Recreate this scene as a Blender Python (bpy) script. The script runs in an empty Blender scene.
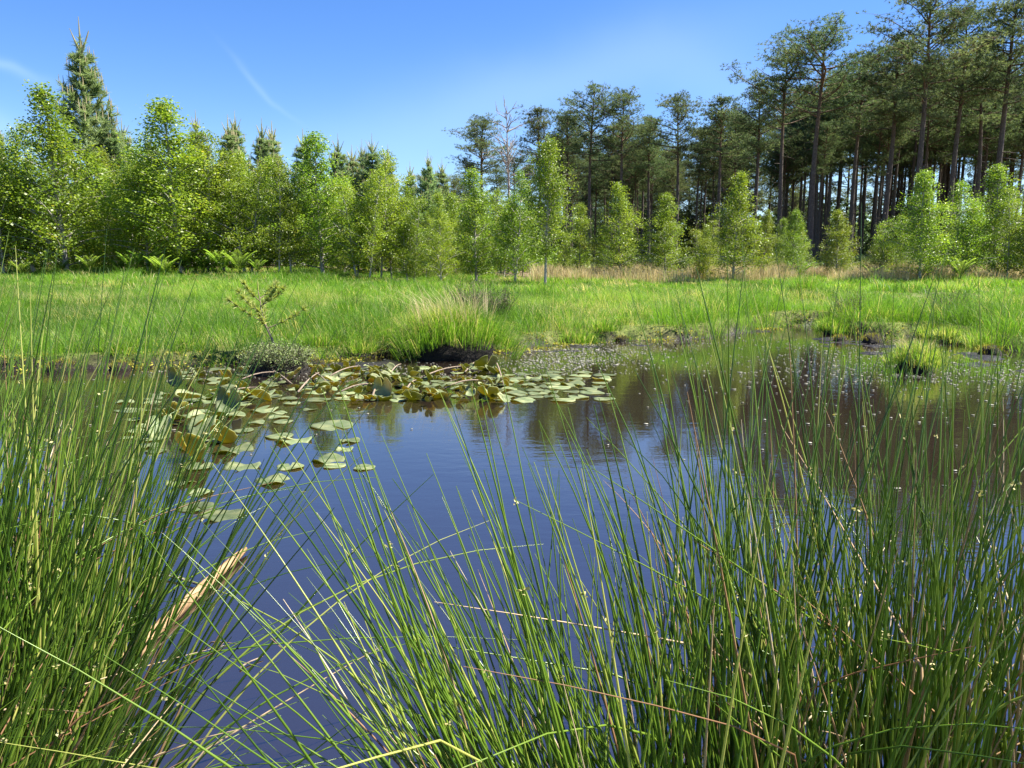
import bpy, math, random
import numpy as np
from mathutils import Vector, Matrix

R = math.radians
rng = np.random.default_rng(7)
random.seed(7)
sc = bpy.context.scene
COL = sc.collection

# ------------------------------------------------------------------ camera, sky, sun, exposure
EYE = 1.3
PITCH = R(8.5)
FPX = 773.5                                   # focal length in photo pixels
cam_d = bpy.data.cameras.new("camera")
cam_d.sensor_width = 36.0
cam_d.lens = 36.0 * FPX / 1024.0
cam_d.clip_start = 0.02
cam_d.clip_end = 3000
cam = bpy.data.objects.new("camera", cam_d)
COL.objects.link(cam)
cam.location = (0, 0, EYE)
cam.rotation_euler = (R(90) - PITCH, 0, 0)
sc.camera = cam

SUN_EL, SUN_AZ = R(57), R(86)                 # azimuth clockwise from +Y (the view direction)
w = bpy.data.worlds.new("World")
sc.world = w
w.use_nodes = True
nt = w.node_tree
N, L = nt.nodes, nt.links
bg = N["Background"]
bg.inputs["Strength"].default_value = 0.068
sky = N.new("ShaderNodeTexSky")
sky.sky_type = 'NISHITA'
sky.sun_disc = False
sky.sun_elevation = SUN_EL
sky.sun_rotation = SUN_AZ
sky.altitude = 100
sky.air_density = 1.0
sky.dust_density = 0.25
sky.ozone_density = 4.0
hs = N.new("ShaderNodeHueSaturation")
hs.inputs["Saturation"].default_value = 1.27
hs.inputs["Hue"].default_value = 0.513
L.new(sky.outputs[0], hs.inputs["Color"])
# thin cirrus and old contrails high in the sky, as directions of the sky itself
tc = N.new("ShaderNodeTexCoord")


def wmath(op, a, b=None, c=None):
    n = N.new("ShaderNodeMath")
    n.operation = op
    for i, v in enumerate((a, b, c)):
        if v is None:
            continue
        if isinstance(v, (int, float)):
            n.inputs[i].default_value = v
        else:
            L.new(v, n.inputs[i])
    return n.outputs[0]


def wdot(v, vec):
    n = N.new("ShaderNodeVectorMath")
    n.operation = 'DOT_PRODUCT'
    L.new(v, n.inputs[0])
    n.inputs[1].default_value = vec
    return n.outputs["Value"]


def pix_dir(px, py):
    x = (px - 512) / FPX
    y = -(py - 384) / FPX
    v = Vector((x, math.cos(PITCH) + y * math.sin(PITCH), -math.sin(PITCH) + y * math.cos(PITCH)))
    return v.normalized()


gen = tc.outputs["Generated"]
wn = N.new("ShaderNodeTexNoise")
wn.inputs["Scale"].default_value = 7.0
wn.inputs["Detail"].default_value = 3
L.new(gen, wn.inputs["Vector"])
wob = wmath('MULTIPLY', wmath('SUBTRACT', wn.outputs["Fac"], 0.5), 0.05)
total = None
for (p0, p1, width, amt) in [((240, 60), (285, 110), .0035, .065), ((-40, 45), (40, 78), .005, .10),
                             ((-60, 85), (70, 165), .015, .06), ((380, 135), (700, 40), .045, .09),
                             ((640, 60), (780, 95), .04, .05)]:
    a, b = pix_dir(*p0), pix_dir(*p1)
    nrm = a.cross(b).normalized()
    mid = (a + b).normalized()
    half = a.angle(b) * 0.62
    d = wmath('ADD', wdot(gen, nrm), wob)
    across = wmath('POWER', 2.718, wmath('MULTIPLY', wmath('MULTIPLY', d, d), -1.0 / (width * width)))
    ang = wmath('ARCCOSINE', wmath('MINIMUM', wdot(gen, mid), 0.99999))
    along = wmath('POWER', 2.718, wmath('MULTIPLY', wmath('MULTIPLY', ang, ang), -1.0 / (half * half)))
    m = wmath('MULTIPLY', wmath('MULTIPLY', across, along), amt)
    total = m if total is None else wmath('ADD', total, m)
mixs = N.new("ShaderNodeMix")
mixs.data_type = 'RGBA'
L.new(total, mixs.inputs[0])
L.new(hs.outputs[0], mixs.inputs[6])
mixs.inputs[7].default_value = (7.0, 8.2, 9.6, 1)
L.new(mixs.outputs[2], bg.inputs["Color"])

sun_d = bpy.data.lights.new("sun", 'SUN')
sun_d.energy = 5.0
sun_d.angle = R(0.55)
sun_d.color = (1.0, 0.95, 0.86)
sun = bpy.data.objects.new("sun", sun_d)
COL.objects.link(sun)
SUN_DIR = Vector((math.sin(SUN_AZ) * math.cos(SUN_EL), math.cos(SUN_AZ) * math.cos(SUN_EL), math.sin(SUN_EL)))
sun.rotation_euler = SUN_DIR.to_track_quat('Z', 'Y').to_euler()
sun.location = (30, 10, 40)

sc.view_settings.view_transform = 'Standard'
sc.view_settings.look = 'None'
sc.view_settings.exposure = 1.68
sc.view_settings.gamma = 1.0
sc.cycles.max_bounces = 8
sc.cycles.transparent_max_bounces = 12
sc.cycles.use_denoising = True
sc.cycles.caustics_reflective = False
sc.cycles.caustics_refractive = False


# ------------------------------------------------------------------ helpers
def at(px, py, z=0.0):
    d = pix_dir(px, py)
    t = (z - EYE) / d.z
    return np.array([d.x * t, d.y * t, z])


def at_depth(px, py, Y):
    d = pix_dir(px, py)
    t = Y / d.y
    return np.array([d.x * t, Y, EYE + d.z * t])


def tag(o, label=None, cat=None, group=None, kind=None):
    if label: o["label"] = label
    if cat: o["category"] = cat
    if group: o["group"] = group
    if kind: o["kind"] = kind
    return o


def empty(name, loc=(0, 0, 0), rz=0.0):
    o = bpy.data.objects.new(name, None)
    o.empty_display_size = 0.3
    COL.objects.link(o)
    o.location = loc
    o.rotation_euler = (0, 0, rz)
    return o


def mesh_data(name, V, quads=None, tris=None, mat=None, tint=None, smooth=False, mats=None, mat_idx=None):
    """numpy arrays to a mesh; quads first, then triangles; tint is a per-vertex float attribute"""
    V = np.asarray(V, dtype=np.float32).reshape(-1, 3)
    q = np.zeros((0, 4), int) if quads is None or len(quads) == 0 else np.asarray(quads, int).reshape(-1, 4)
    t = np.zeros((0, 3), int) if tris is None or len(tris) == 0 else np.asarray(tris, int).reshape(-1, 3)
    me = bpy.data.meshes.new(name)
    nl = len(q) * 4 + len(t) * 3
    me.vertices.add(len(V))
    me.vertices.foreach_set("co", V.ravel())
    me.loops.add(nl)
    me.loops.foreach_set("vertex_index", np.concatenate([q.ravel(), t.ravel()]).astype(np.int32))
    me.polygons.add(len(q) + len(t))
    starts = np.concatenate([np.arange(len(q)) * 4, len(q) * 4 + np.arange(len(t)) * 3]).astype(np.int32)
    me.polygons.foreach_set("loop_start", starts)
    if mat_idx is not None:
        me.polygons.foreach_set("material_index", np.asarray(mat_idx, dtype=np.int32))
    if smooth:
        me.polygons.foreach_set("use_smooth", np.ones(len(q) + len(t), dtype=bool))
    if tint is not None:
        a = me.attributes.new("tint", 'FLOAT', 'POINT')
        a.data.foreach_set("value", np.asarray(tint, dtype=np.float32).ravel())
    for m in (mats or ([mat] if mat else [])):
        me.materials.append(m)
    me.update(calc_edges=True)
    me.validate()
    return me


def obj(name, me, parent=None, loc=None):
    o = bpy.data.objects.new(name, me)
    COL.objects.link(o)
    if parent: o.parent = parent
    if loc is not None: o.location = loc
    return o


def copy_tree(o, parent=None):
    c = o.copy()
    COL.objects.link(c)
    if parent: c.parent = parent
    for ch in list(o.children):
        copy_tree(ch, c)
    return c


class MB:
    """collects vertices, quads, triangles and tints for ONE mesh"""
    def __init__(self):
        self.V, self.Q, self.T, self.A, self.n = [], [], [], [], 0

    def add(self, V, Q=None, T=None, a=0.5):
        V = np.asarray(V, float).reshape(-1, 3)
        if Q is not None and len(Q): self.Q.append(np.asarray(Q, int).reshape(-1, 4) + self.n)
        if T is not None and len(T): self.T.append(np.asarray(T, int).reshape(-1, 3) + self.n)
        self.A.append(np.broadcast_to(np.asarray(a, float), (len(V),)))
        self.V.append(V)
        self.n += len(V)

    def data(self, name, mat=None, smooth=False, **kw):
        return mesh_data(name, np.concatenate(self.V), np.concatenate(self.Q) if self.Q else None,
                         np.concatenate(self.T) if self.T else None, mat, np.concatenate(self.A), smooth, **kw)


def unit(v):
    v = np.asarray(v, float)
    return v / np.maximum(np.linalg.norm(v, axis=-1, keepdims=True), 1e-9)


def tubes(P, rad, k=4):
    """P (S,N,3) paths, rad (S,N) -> V, Q of S closed-ish tubes with k sides"""
    P = np.asarray(P, float)
    rad = np.asarray(rad, float)
    S, n, _ = P.shape
    T = unit(np.gradient(P, axis=1))
    ref = np.where(np.abs(T[..., 2:3]) > 0.9, np.array([1.0, 0, 0]), np.array([0, 0, 1.0]))
    mean = unit(T.mean(axis=1, keepdims=True))
    ref = np.where(np.abs(mean[..., 2:3]) > 0.75, np.array([1.0, 0.13, 0]), np.array([0.1, 0, 1.0]))
    U = unit(np.cross(T, np.broadcast_to(ref, T.shape)))
    W = np.cross(T, U)
    ang = np.arange(k) * 2 * np.pi / k
    V = (P[:, :, None, :] + rad[:, :, None, None] * (np.cos(ang)[None, None, :, None] * U[:, :, None, :]
         + np.sin(ang)[None, None, :, None] * W[:, :, None, :]))
    s, i, j = np.meshgrid(np.arange(S), np.arange(n - 1), np.arange(k), indexing='ij')
    base = s * n * k
    j2 = (j + 1) % k
    Q = np.stack([base + i * k + j, base + i * k + j2, base + (i + 1) * k + j2, base + (i + 1) * k + j], -1).reshape(-1, 4)
    return V.reshape(-1, 3), Q


def tube(mb, P, rad, k=6, a=0.5, cap=False):
    P = np.asarray(P, float)
    V, Q = tubes(P[None], np.asarray(rad, float)[None], k)
    T = None
    if cap:
        V = np.concatenate([V, P[-1:], P[:1]])
        m = len(V)
        e = (len(P) - 1) * k
        T = [[e + j, e + (j + 1) % k, m - 2] for j in range(k)] + [[(j + 1) % k, j, m - 1] for j in range(k)]
    mb.add(V, Q, T, a)


def blades(mb, B, H, W, yaw, lean_dir, lean, a, droop=0.35):
    """grass blades: B (n,3) feet, height, width, facing yaw, lean direction (n,2), lean amount"""
    n = len(B)
    side = np.stack([np.cos(yaw), np.sin(yaw), np.zeros(n)], -1) * (W / 2)[:, None]
    ld = np.concatenate([lean_dir, np.zeros((n, 1))], -1)
    mid = B + ld * (H * lean * 0.35)[:, None] + np.array([0, 0, 1.0]) * (H * 0.55)[:, None]
    tip = B + ld * (H * lean)[:, None] + np.array([0, 0, 1.0]) * (H * (1 - droop * lean))[:, None]
    V = np.stack([B - side, B + side, mid + side * .75, mid - side * .75, tip], 1).reshape(-1, 3)
    o = np.arange(n)[:, None] * 5
    Q = o + np.array([[0, 1, 2, 3]])
    T = o + np.array([[3, 2, 4]])
    mb.add(V, Q, T, np.repeat(a, 5))


def leaves(mb, C, size, a, up=0.3, aspect=0.7, rg=rng):
    """leaf-sized rhombic faces around centres C"""
    n = len(C)
    nrm = rg.normal(size=(n, 3))
    nrm[:, 2] = np.abs(nrm[:, 2]) + up
    nrm = unit(nrm)
    t = unit(np.cross(nrm, rg.normal(size=(n, 3))))
    b = np.cross(nrm, t)
    s = np.asarray(size)[:, None] if np.ndim(size) else size
    V = np.stack([C - t * s * .5, C + b * s * aspect * .5 - t * s * .05, C + t * s * .5, C - b * s * aspect * .5 - t * s * .05], 1).reshape(-1, 3)
    Q = np.arange(n)[:, None] * 4 + np.array([[0, 1, 2, 3]])
    mb.add(V, Q, None, np.repeat(a, 4))


def hash2(ix, iy, seed):
    h = (ix * 374761393 + iy * 668265263 + seed * 1442695041) & 0x7fffffff
    h = ((h ^ (h >> 13)) * 1274126177) & 0x7fffffff
    return ((h ^ (h >> 16)) & 0xffff) / 65535.0


def vnoise(x, y, scale=1.0, seed=0, octaves=3):
    x = np.asarray(x, float) / scale
    y = np.asarray(y, float) / scale
    out, amp, tot = 0.0, 1.0, 0.0
    for o in range(octaves):
        ix, iy = np.floor(x).astype(np.int64), np.floor(y).astype(np.int64)
        fx, fy = x - ix, y - iy
        fx, fy = fx * fx * (3 - 2 * fx), fy * fy * (3 - 2 * fy)
        v = (hash2(ix, iy, seed + o) * (1 - fx) + hash2(ix + 1, iy, seed + o) * fx) * (1 - fy) + \
            (hash2(ix, iy + 1, seed + o) * (1 - fx) + hash2(ix + 1, iy + 1, seed + o) * fx) * fy
        out = out + v * amp
        tot += amp
        amp *= 0.5
        x, y = x * 2.03, y * 2.03
    return out / tot


def sstep(a, b, x):
    t = np.clip((np.asarray(x, float) - a) / (b - a), 0, 1)
    return t * t * (3 - 2 * t)


# ------------------------------------------------------------------ materials
def new_mat(name):
    m = bpy.data.materials.new(name)
    m.use_nodes = True
    m.node_tree.nodes.clear()
    return m


class G:
    """small node-graph helper"""
    def __init__(self, m):
        self.t = m.node_tree
        self.out = self.n("ShaderNodeOutputMaterial")

    def n(self, typ, **kw):
        nd = self.t.nodes.new(typ)
        for k, v in kw.items():
            setattr(nd, k, v)
        return nd

    def link(self, a, b):
        self.t.links.new(a, b)

    def ramp(self, fac, stops):
        r = self.n("ShaderNodeValToRGB")
        el = r.color_ramp.elements
        while len(el) < len(stops): el.new(0.5)
        for e, (p, c) in zip(el, stops):
            e.position = p
            e.color = (*c, 1)
        self.link(fac, r.inputs[0])
        return r.outputs[0]

    def noise(self, scale, detail=4, vec=None, rough=0.55):
        nz = self.n("ShaderNodeTexNoise")
        nz.inputs["Scale"].default_value = scale
        nz.inputs["Detail"].default_value = detail
        nz.inputs["Roughness"].default_value = rough
        if vec is not None: self.link(vec, nz.inputs["Vector"])
        return nz.outputs["Fac"]

    def mix(self, fac, a, b, blend='MIX'):
        m = self.n("ShaderNodeMix", data_type='RGBA', blend_type=blend)
        for i, v in ((0, fac), (6, a), (7, b)):
            if isinstance(v, (int, float)): m.inputs[i].default_value = v
            elif isinstance(v, tuple): m.inputs[i].default_value = (*v, 1)
            else: self.link(v, m.inputs[i])
        return m.outputs[2]

    def math(self, op, a, b=0.0):
        m = self.n("ShaderNodeMath", operation=op)
        for i, v in enumerate((a, b)):
            if isinstance(v, (int, float)): m.inputs[i].default_value = v
            else: self.link(v, m.inputs[i])
        return m.outputs[0]

    def attr(self, name="tint"):
        return self.n("ShaderNodeAttribute", attribute_name=name).outputs["Fac"]

    def rand(self):
        return self.n("ShaderNodeObjectInfo").outputs["Random"]

    def principled(self, col, rough=0.6, spec=0.3, bump=None, dist=0.02):
        p = self.n("ShaderNodeBsdfPrincipled")
        if isinstance(col, tuple): p.inputs["Base Color"].default_value = (*col, 1)
        else: self.link(col, p.inputs["Base Color"])
        if isinstance(rough, (int, float)): p.inputs["Roughness"].default_value = rough
        else: self.link(rough, p.inputs["Roughness"])
        p.inputs["Specular IOR Level"].default_value = spec
        if bump is not None:
            b = self.n("ShaderNodeBump")
            b.inputs["Distance"].default_value = dist
            b.inputs["Strength"].default_value = 1.0
            self.link(bump, b.inputs["Height"])
            self.link(b.outputs[0], p.inputs["Normal"])
        return p.outputs[0]


def foliage_mat(name, stops, trans=0.45, rough=0.5, spec=0.3, obj_var=0.15, tcol=(1.0, 1.0, 0.55), gain=1.6):
    m = new_mat(name)
    g = G(m)
    c = g.ramp(g.attr(), stops)
    if obj_var:
        hsv = g.n("ShaderNodeHueSaturation")
        mr = g.n("ShaderNodeMapRange")
        g.link(g.rand(), mr.inputs[0])
        mr.inputs[3].default_value = 1 - obj_var
        mr.inputs[4].default_value = 1 + obj_var
        g.link(mr.outputs[0], hsv.inputs["Value"])
        mh = g.n("ShaderNodeMapRange")
        g.link(g.math('FRACT', g.math('MULTIPLY', g.rand(), 7.31)), mh.inputs[0])
        mh.inputs[3].default_value = 0.5 - obj_var * 0.09
        mh.inputs[4].default_value = 0.5 + obj_var * 0.09
        g.link(mh.outputs[0], hsv.inputs["Hue"])
        g.link(c, hsv.inputs["Color"])
        c = hsv.outputs[0]
    d = g.principled(c, rough, spec)
    t = g.n("ShaderNodeBsdfTranslucent")
    g.link(g.mix(1.0, c, tuple(gain * v for v in tcol), 'MULTIPLY'), t.inputs["Color"])
    s = g.n("ShaderNodeMixShader")
    s.inputs[0].default_value = trans
    g.link(d, s.inputs[1])
    g.link(t.outputs[0], s.inputs[2])
    g.link(s.outputs[0], g.out.inputs[0])
    return m


M = {}
M['birch_leaf'] = foliage_mat("birch_leaf", [(0, (.10, .155, .015)), (.5, (.18, .26, .025)), (.9, (.28, .33, .035)), (1, (.34, .3, .05))], .4, .42, .4, .2)
M['pine_needle'] = foliage_mat("pine_needle", [(0, (.035, .06, .03)), (.5, (.11, .16, .065)), (1, (.28, .33, .14))], .35, .55, .15, .2, (1, 1, .7), 1.3)
M['young_needle'] = foliage_mat("young_needle", [(0, (.12, .19, .09)), (.6, (.26, .35, .16)), (.93, (.36, .44, .2)), (1, (.5, .38, .24))], .4, .5, .35, .15, (1, 1, .7), 1.3)
M['grass'] = foliage_mat("grass_blade", [(0, (.06, .13, .015)), (.4, (.12, .25, .022)), (.75, (.2, .33, .04)), (.93, (.36, .38, .12)), (1, (.55, .45, .27))], .5, .5, .25, 0, (1, 1, .5), 1.5)
M['straw'] = foliage_mat("straw_blade", [(0, (.45, .36, .18)), (.6, (.6, .5, .28)), (.85, (.62, .53, .34)), (1, (.34, .38, .1))], .35, .6, .2, 0, (1, .95, .8), 1.1)
M['rush'] = foliage_mat("rush_stem", [(0, (.035, .085, .008)), (.4, (.11, .2, .018)), (.78, (.22, .32, .04)), (1, (.45, .46, .12))], .3, .28, .5, .08, (1, 1, .5), 1.4)
M['dry_rush'] = foliage_mat("dry_rush_stem", [(0, (.2, .1, .045)), (.5, (.38, .24, .12)), (1, (.6, .5, .32))], .15, .5, .3, 0, (1, .9, .6), 1.1)
M['flower'] = foliage_mat("rush_flower", [(0, (.3, .26, .1)), (1, (.55, .5, .25))], .2, .7, .2, 0)
M['fern'] = foliage_mat("fern_frond", [(0, (.14, .24, .04)), (1, (.28, .39, .08))], .45, .5, .3, .15)
M['heather'] = foliage_mat("heather_twig", [(0, (.07, .06, .04)), (.5, (.13, .125, .075)), (.8, (.17, .19, .09)), (1, (.22, .28, .09))], .15, .7, .2, .1)
M['sapling'] = foliage_mat("sapling_needle", [(0, (.15, .2, .05)), (.6, (.27, .33, .08)), (1, (.4, .4, .12))], .35, .5, .3, 0)
M['moss'] = foliage_mat("moss_tuft", [(0, (.16, .14, .03)), (.5, (.3, .28, .04)), (1, (.42, .38, .07))], .2, .8, .1, 0)


def lily_mats():
    m = new_mat("lily_top")
    g = G(m)
    tcn = g.n("ShaderNodeTexCoord")
    nz = g.noise(9, 4, tcn.outputs["Object"])
    c = g.ramp(nz, [(.3, (.09, .13, .05)), (.5, (.17, .21, .1)), (.66, (.28, .3, .14)), (.74, (.3, .22, .07)), (.8, (.2, .12, .05))])
    hsv = g.n("ShaderNodeHueSaturation")
    mr = g.n("ShaderNodeMapRange")
    g.link(g.rand(), mr.inputs[0])
    mr.inputs[3].default_value = .6
    mr.inputs[4].default_value = 1.4
    g.link(mr.outputs[0], hsv.inputs["Value"])
    g.link(c, hsv.inputs["Color"])
    d = g.principled(hsv.outputs[0], .5, .2, g.noise(30, 3, tcn.outputs["Object"]), .006)
    t = g.n("ShaderNodeBsdfTranslucent")
    t.inputs["Color"].default_value = (.75, .72, .2, 1)
    s = g.n("ShaderNodeMixShader")
    s.inputs[0].default_value = .3
    g.link(d, s.inputs[1])
    g.link(t.outputs[0], s.inputs[2])
    g.link(s.outputs[0], g.out.inputs[0])
    M['lily_top'] = m
    m = new_mat("lily_under")
    g = G(m)
    tcn = g.n("ShaderNodeTexCoord")
    f = g.math('ADD', g.math('MULTIPLY', g.noise(5, 3, tcn.outputs["Object"]), .6), g.math('MULTIPLY', g.rand(), .45))
    c = g.ramp(f, [(.2, (.06, .08, .018)), (.45, (.15, .17, .03)), (.7, (.3, .25, .035)), (.9, (.3, .15, .04))])
    d = g.principled(c, .4, .4)
    t = g.n("ShaderNodeBsdfTranslucent")
    g.link(g.mix(1.0, c, (1.25, 1.2, .7), 'MULTIPLY'), t.inputs["Color"])
    s = g.n("ShaderNodeMixShader")
    s.inputs[0].default_value = .55
    g.link(d, s.inputs[1])
    g.link(t.outputs[0], s.inputs[2])
    g.link(s.outputs[0], g.out.inputs[0])
    M['lily_under'] = m


lily_mats()


def bark(name, stops, scale=(6, 6, 1.2), dist=.02, stops_hi=None, zr=(6, 12)):
    m = new_mat(name)
    g = G(m)
    tcn = g.n("ShaderNodeTexCoord")
    mp = g.n("ShaderNodeMapping")
    mp.inputs["Scale"].default_value = scale
    g.link(tcn.outputs["Object"], mp.inputs[0])
    nz = g.noise(3.0, 5, mp.outputs[0], .65)
    c = g.ramp(nz, stops)
    if stops_hi:
        sep = g.n("ShaderNodeSeparateXYZ")
        g.link(tcn.outputs["Object"], sep.inputs[0])
        mr = g.n("ShaderNodeMapRange")
        g.link(sep.outputs[2], mr.inputs[0])
        mr.inputs[1].default_value, mr.inputs[2].default_value = zr
        c = g.mix(mr.outputs[0], c, g.ramp(nz, stops_hi))
    g.link(g.principled(c, .85, .15, nz, dist), g.out.inputs[0])
    return m


M['pine_bark'] = bark("pine_bark", [(.3, (.04, .032, .026)), (.55, (.095, .08, .07)), (.75, (.17, .145, .125))], (8, 8, 2), .04,
                      [(.3, (.07, .04, .025)), (.6, (.15, .09, .055)), (.8, (.24, .15, .09))], (10, 17))
M['birch_bark'] = bark("birch_bark", [(.32, (.06, .045, .035)), (.42, (.3, .27, .24)), (.7, (.5, .47, .42))], (5, 5, 14), .006)
M['dead_wood'] = bark("dead_wood", [(.3, (.16, .13, .11)), (.7, (.36, .32, .29))], (6, 6, 1), .01)
M['twig'] = bark("twig_bark", [(.3, (.12, .085, .06)), (.7, (.34, .27, .2))], (20, 20, 4), .002)
M['peeled_log'] = bark("peeled_log", [(.3, (.14, .085, .045)), (.5, (.32, .2, .1)), (.75, (.45, .31, .17))], (22, 4, 22), .004)
M['drowned_wood'] = bark("drowned_wood", [(.3, (.45, .24, .12)), (.7, (.7, .42, .24))], (10, 10, 10), .01)


def peat_mat():
    m = new_mat("peat_soil")
    g = G(m)
    tcn = g.n("ShaderNodeTexCoord")
    nz = g.noise(7, 6, tcn.outputs["Object"], .7)
    c = g.ramp(nz, [(.3, (.006, .0045, .0035)), (.55, (.016, .012, .008)), (.74, (.045, .034, .018)), (.86, (.1, .095, .03))])
    g.link(g.principled(c, .8, .3, nz, .08), g.out.inputs[0])
    return m


M['peat'] = peat_mat()


def ground_mat():
    m = new_mat("ground_soil")
    g = G(m)
    tcn = g.n("ShaderNodeTexCoord")
    P = tcn.outputs["Object"]
    nz = g.noise(5, 6, P, .7)
    big = g.noise(.6, 4, P)
    peat = g.ramp(nz, [(.3, (.007, .0055, .0045)), (.55, (.022, .017, .013)), (.8, (.06, .045, .033))])
    turf = g.ramp(nz, [(.25, (.05, .065, .012)), (.55, (.1, .13, .025)), (.8, (.2, .19, .07))])
    litter = g.ramp(nz, [(.25, (.06, .045, .025)), (.55, (.14, .1, .055)), (.8, (.26, .2, .12))])
    turf = g.mix(g.ramp(big, [(.5, (0, 0, 0)), (.7, (.5, .5, .5))]), turf, (.24, .2, .1))
    shore = g.attr("shore")
    wood = g.attr("wood")
    c = g.mix(g.ramp(g.math('ADD', shore, g.math('MULTIPLY', g.math('SUBTRACT', nz, .5), .5)), [(.05, (0, 0, 0)), (.22, (1, 1, 1))]), peat, turf)
    c = g.mix(wood, c, litter)
    rough = g.math('ADD', .42, g.math('MULTIPLY', g.ramp(shore, [(.02, (0, 0, 0)), (.1, (1, 1, 1))]), .45))
    g.link(g.principled(c, rough, .2, nz, .05), g.out.inputs[0])
    return m


def water_mat():
    m = new_mat("pond_water")
    g = G(m)
    geo = g.n("ShaderNodeTexCoord")
    mp = g.n("ShaderNodeMapping")
    mp.inputs["Scale"].default_value = (1.0, 2.2, 1.0)
    g.link(geo.outputs["Object"], mp.inputs[0])
    n1 = g.noise(3.0, 3, mp.outputs[0], .5)
    n2 = g.noise(14.0, 2, mp.outputs[0], .5)
    patch = g.ramp(g.noise(.35, 2, geo.outputs["Object"]), [(.4, (.25, .25, .25)), (.62, (1, 1, 1))])
    h = g.math('MULTIPLY', g.math('ADD', g.math('MULTIPLY', n1, .8), g.math('MULTIPLY', n2, .22)), patch)
    b = g.n("ShaderNodeBump")
    b.inputs["Strength"].default_value = 1.0
    b.inputs["Distance"].default_value = .003
    g.link(h, b.inputs["Height"])
    fr = g.n("ShaderNodeFresnel")
    fr.inputs["IOR"].default_value = 2.8
    g.link(b.outputs[0], fr.inputs["Normal"])
    gl = g.n("ShaderNodeBsdfGlossy")
    gl.inputs["Roughness"].default_value = .015
    gl.inputs["Color"].default_value = (1, 1, 1, 1)
    g.link(b.outputs[0], gl.inputs["Normal"])
    df = g.n("ShaderNodeBsdfDiffuse")
    df.inputs["Color"].default_value = (.029, .0205, .0145, 1)
    tr = g.n("ShaderNodeBsdfTransparent")
    tr.inputs["Color"].default_value = (.75, .52, .36, 1)
    body = g.n("ShaderNodeMixShader")
    body.inputs[0].default_value = .45
    g.link(df.outputs[0], body.inputs[1])
    g.link(tr.outputs[0], body.inputs[2])
    s = g.n("ShaderNodeMixShader")
    g.link(fr.outputs[0], s.inputs[0])
    g.link(body.outputs[0], s.inputs[1])
    g.link(gl.outputs[0], s.inputs[2])
    g.link(s.outputs[0], g.out.inputs[0])
    return m


M['ground'] = ground_mat()
M['water'] = water_mat()
m = new_mat("pale_flakes")
g = G(m)
g.link(g.principled(g.ramp(g.attr(), [(0, (.13, .12, .08)), (.6, (.2, .19, .14)), (1, (.36, .34, .27))]), .5, .4), g.out.inputs[0])
M['flakes'] = m

# ------------------------------------------------------------------ terrain
far_px = [(-260, 384), (-140, 374), (0, 371), (90, 369), (170, 367), (215, 366), (250, 364), (300, 364), (330, 360), (370, 357), (410, 355),
          (450, 349), (500, 352), (520, 350), (560, 345), (620, 341), (680, 340), (715, 338), (740, 333), (780, 327),
          (815, 326), (832, 334), (870, 337), (900, 338), (925, 336), (960, 342), (1000, 350), (1040, 354), (1150, 362), (1300, 372)]
poly = [tuple(at(x, y)[:2]) for x, y in far_px]
poly += [(9.5, 5.0), (7.0, 2.2), (4, 1.1), (2.4, .75), (1, .62), (0, .6), (-1, .75), (-2.0, 1.0), (-4, 1.6), (-8.0, 3.2), (-10, 6)]
poly = np.array(poly)


def shore_sd(x, y):
    """signed distance to the bank line: negative over the pond"""
    x = np.asarray(x, float).ravel()
    y = np.asarray(y, float).ravel()
    best = np.full(len(x), 1e9)
    inside = np.zeros(len(x), bool)
    for i in range(len(poly)):
        ax, ay = poly[i]
        bx, by = poly[(i + 1) % len(poly)]
        dx, dy = bx - ax, by - ay
        t = np.clip(((x - ax) * dx + (y - ay) * dy) / (dx * dx + dy * dy), 0, 1)
        best = np.minimum(best, (x - ax - t * dx) ** 2 + (y - ay - t * dy) ** 2)
        cond = ((ay > y) != (by > y))
        xi = (bx - ax) * (y - ay) / (by - ay + 1e-12) + ax
        inside ^= cond & (x < xi)
    d = np.sqrt(best)
    return np.where(inside, -d, d)


shelf = [(at(350, 362), 1.1), (at(390, 360), .9), (at(300, 366), .6), (at(560, 345), 1.3), (at(620, 342), 1.0), (at(525, 350), .8),
         (at(860, 345), 1.1), (at(910, 352), 1.3), (at(960, 358), 1.3), (at(1010, 365), 1.2), (at(760, 331), .8), (at(835, 340), .6)]


def ground(x, y, sd=None):
    shp = np.shape(x)
    x = np.asarray(x, float).ravel()
    y = np.asarray(y, float).ravel()
    if sd is None: sd = shore_sd(x, y)
    wob = (vnoise(x, y, .8, 3) - .5) * .5
    s = sd + wob * sstep(0, 3, np.abs(y - 1)) * .8
    ang = x / np.maximum(y, 4)
    slope = .040 + (.0235 - .040) * sstep(-.36, -.08, ang)
    yy = np.clip(y - 11, 0, 34)
    z_land = .17 + slope * yy + .004 * np.clip(y - 45, 0, 400)
    z_land = z_land + (vnoise(x, y, 2.2, 9) - .5) * .30 * sstep(.2, 2, sd) + (vnoise(x, y, .5, 5) - .5) * .07 * sstep(0, .6, sd)
    near = sstep(3.5, 2.0, y)
    z_land = z_land * (1 - near) + near * (.06 + .04 * vnoise(x, y, .4, 2))
    bank = sstep(-.02, .22, s)
    z_sub = -.5 * sstep(0, 1.6, -s) - .03
    m = np.zeros(len(x))
    for c, r in shelf:
        m = np.maximum(m, 1 - sstep(r * .6, r * 1.3, np.hypot(x - c[0], (y - c[1]) * .8)))
    z_shelf = -.004 + (vnoise(x, y, .35, 11, 4) - .52) * .12
    z_sub = z_sub * (1 - m) + z_shelf * m
    z = z_sub * (1 - bank) + z_land * bank
    return z.reshape(shp)


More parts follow.
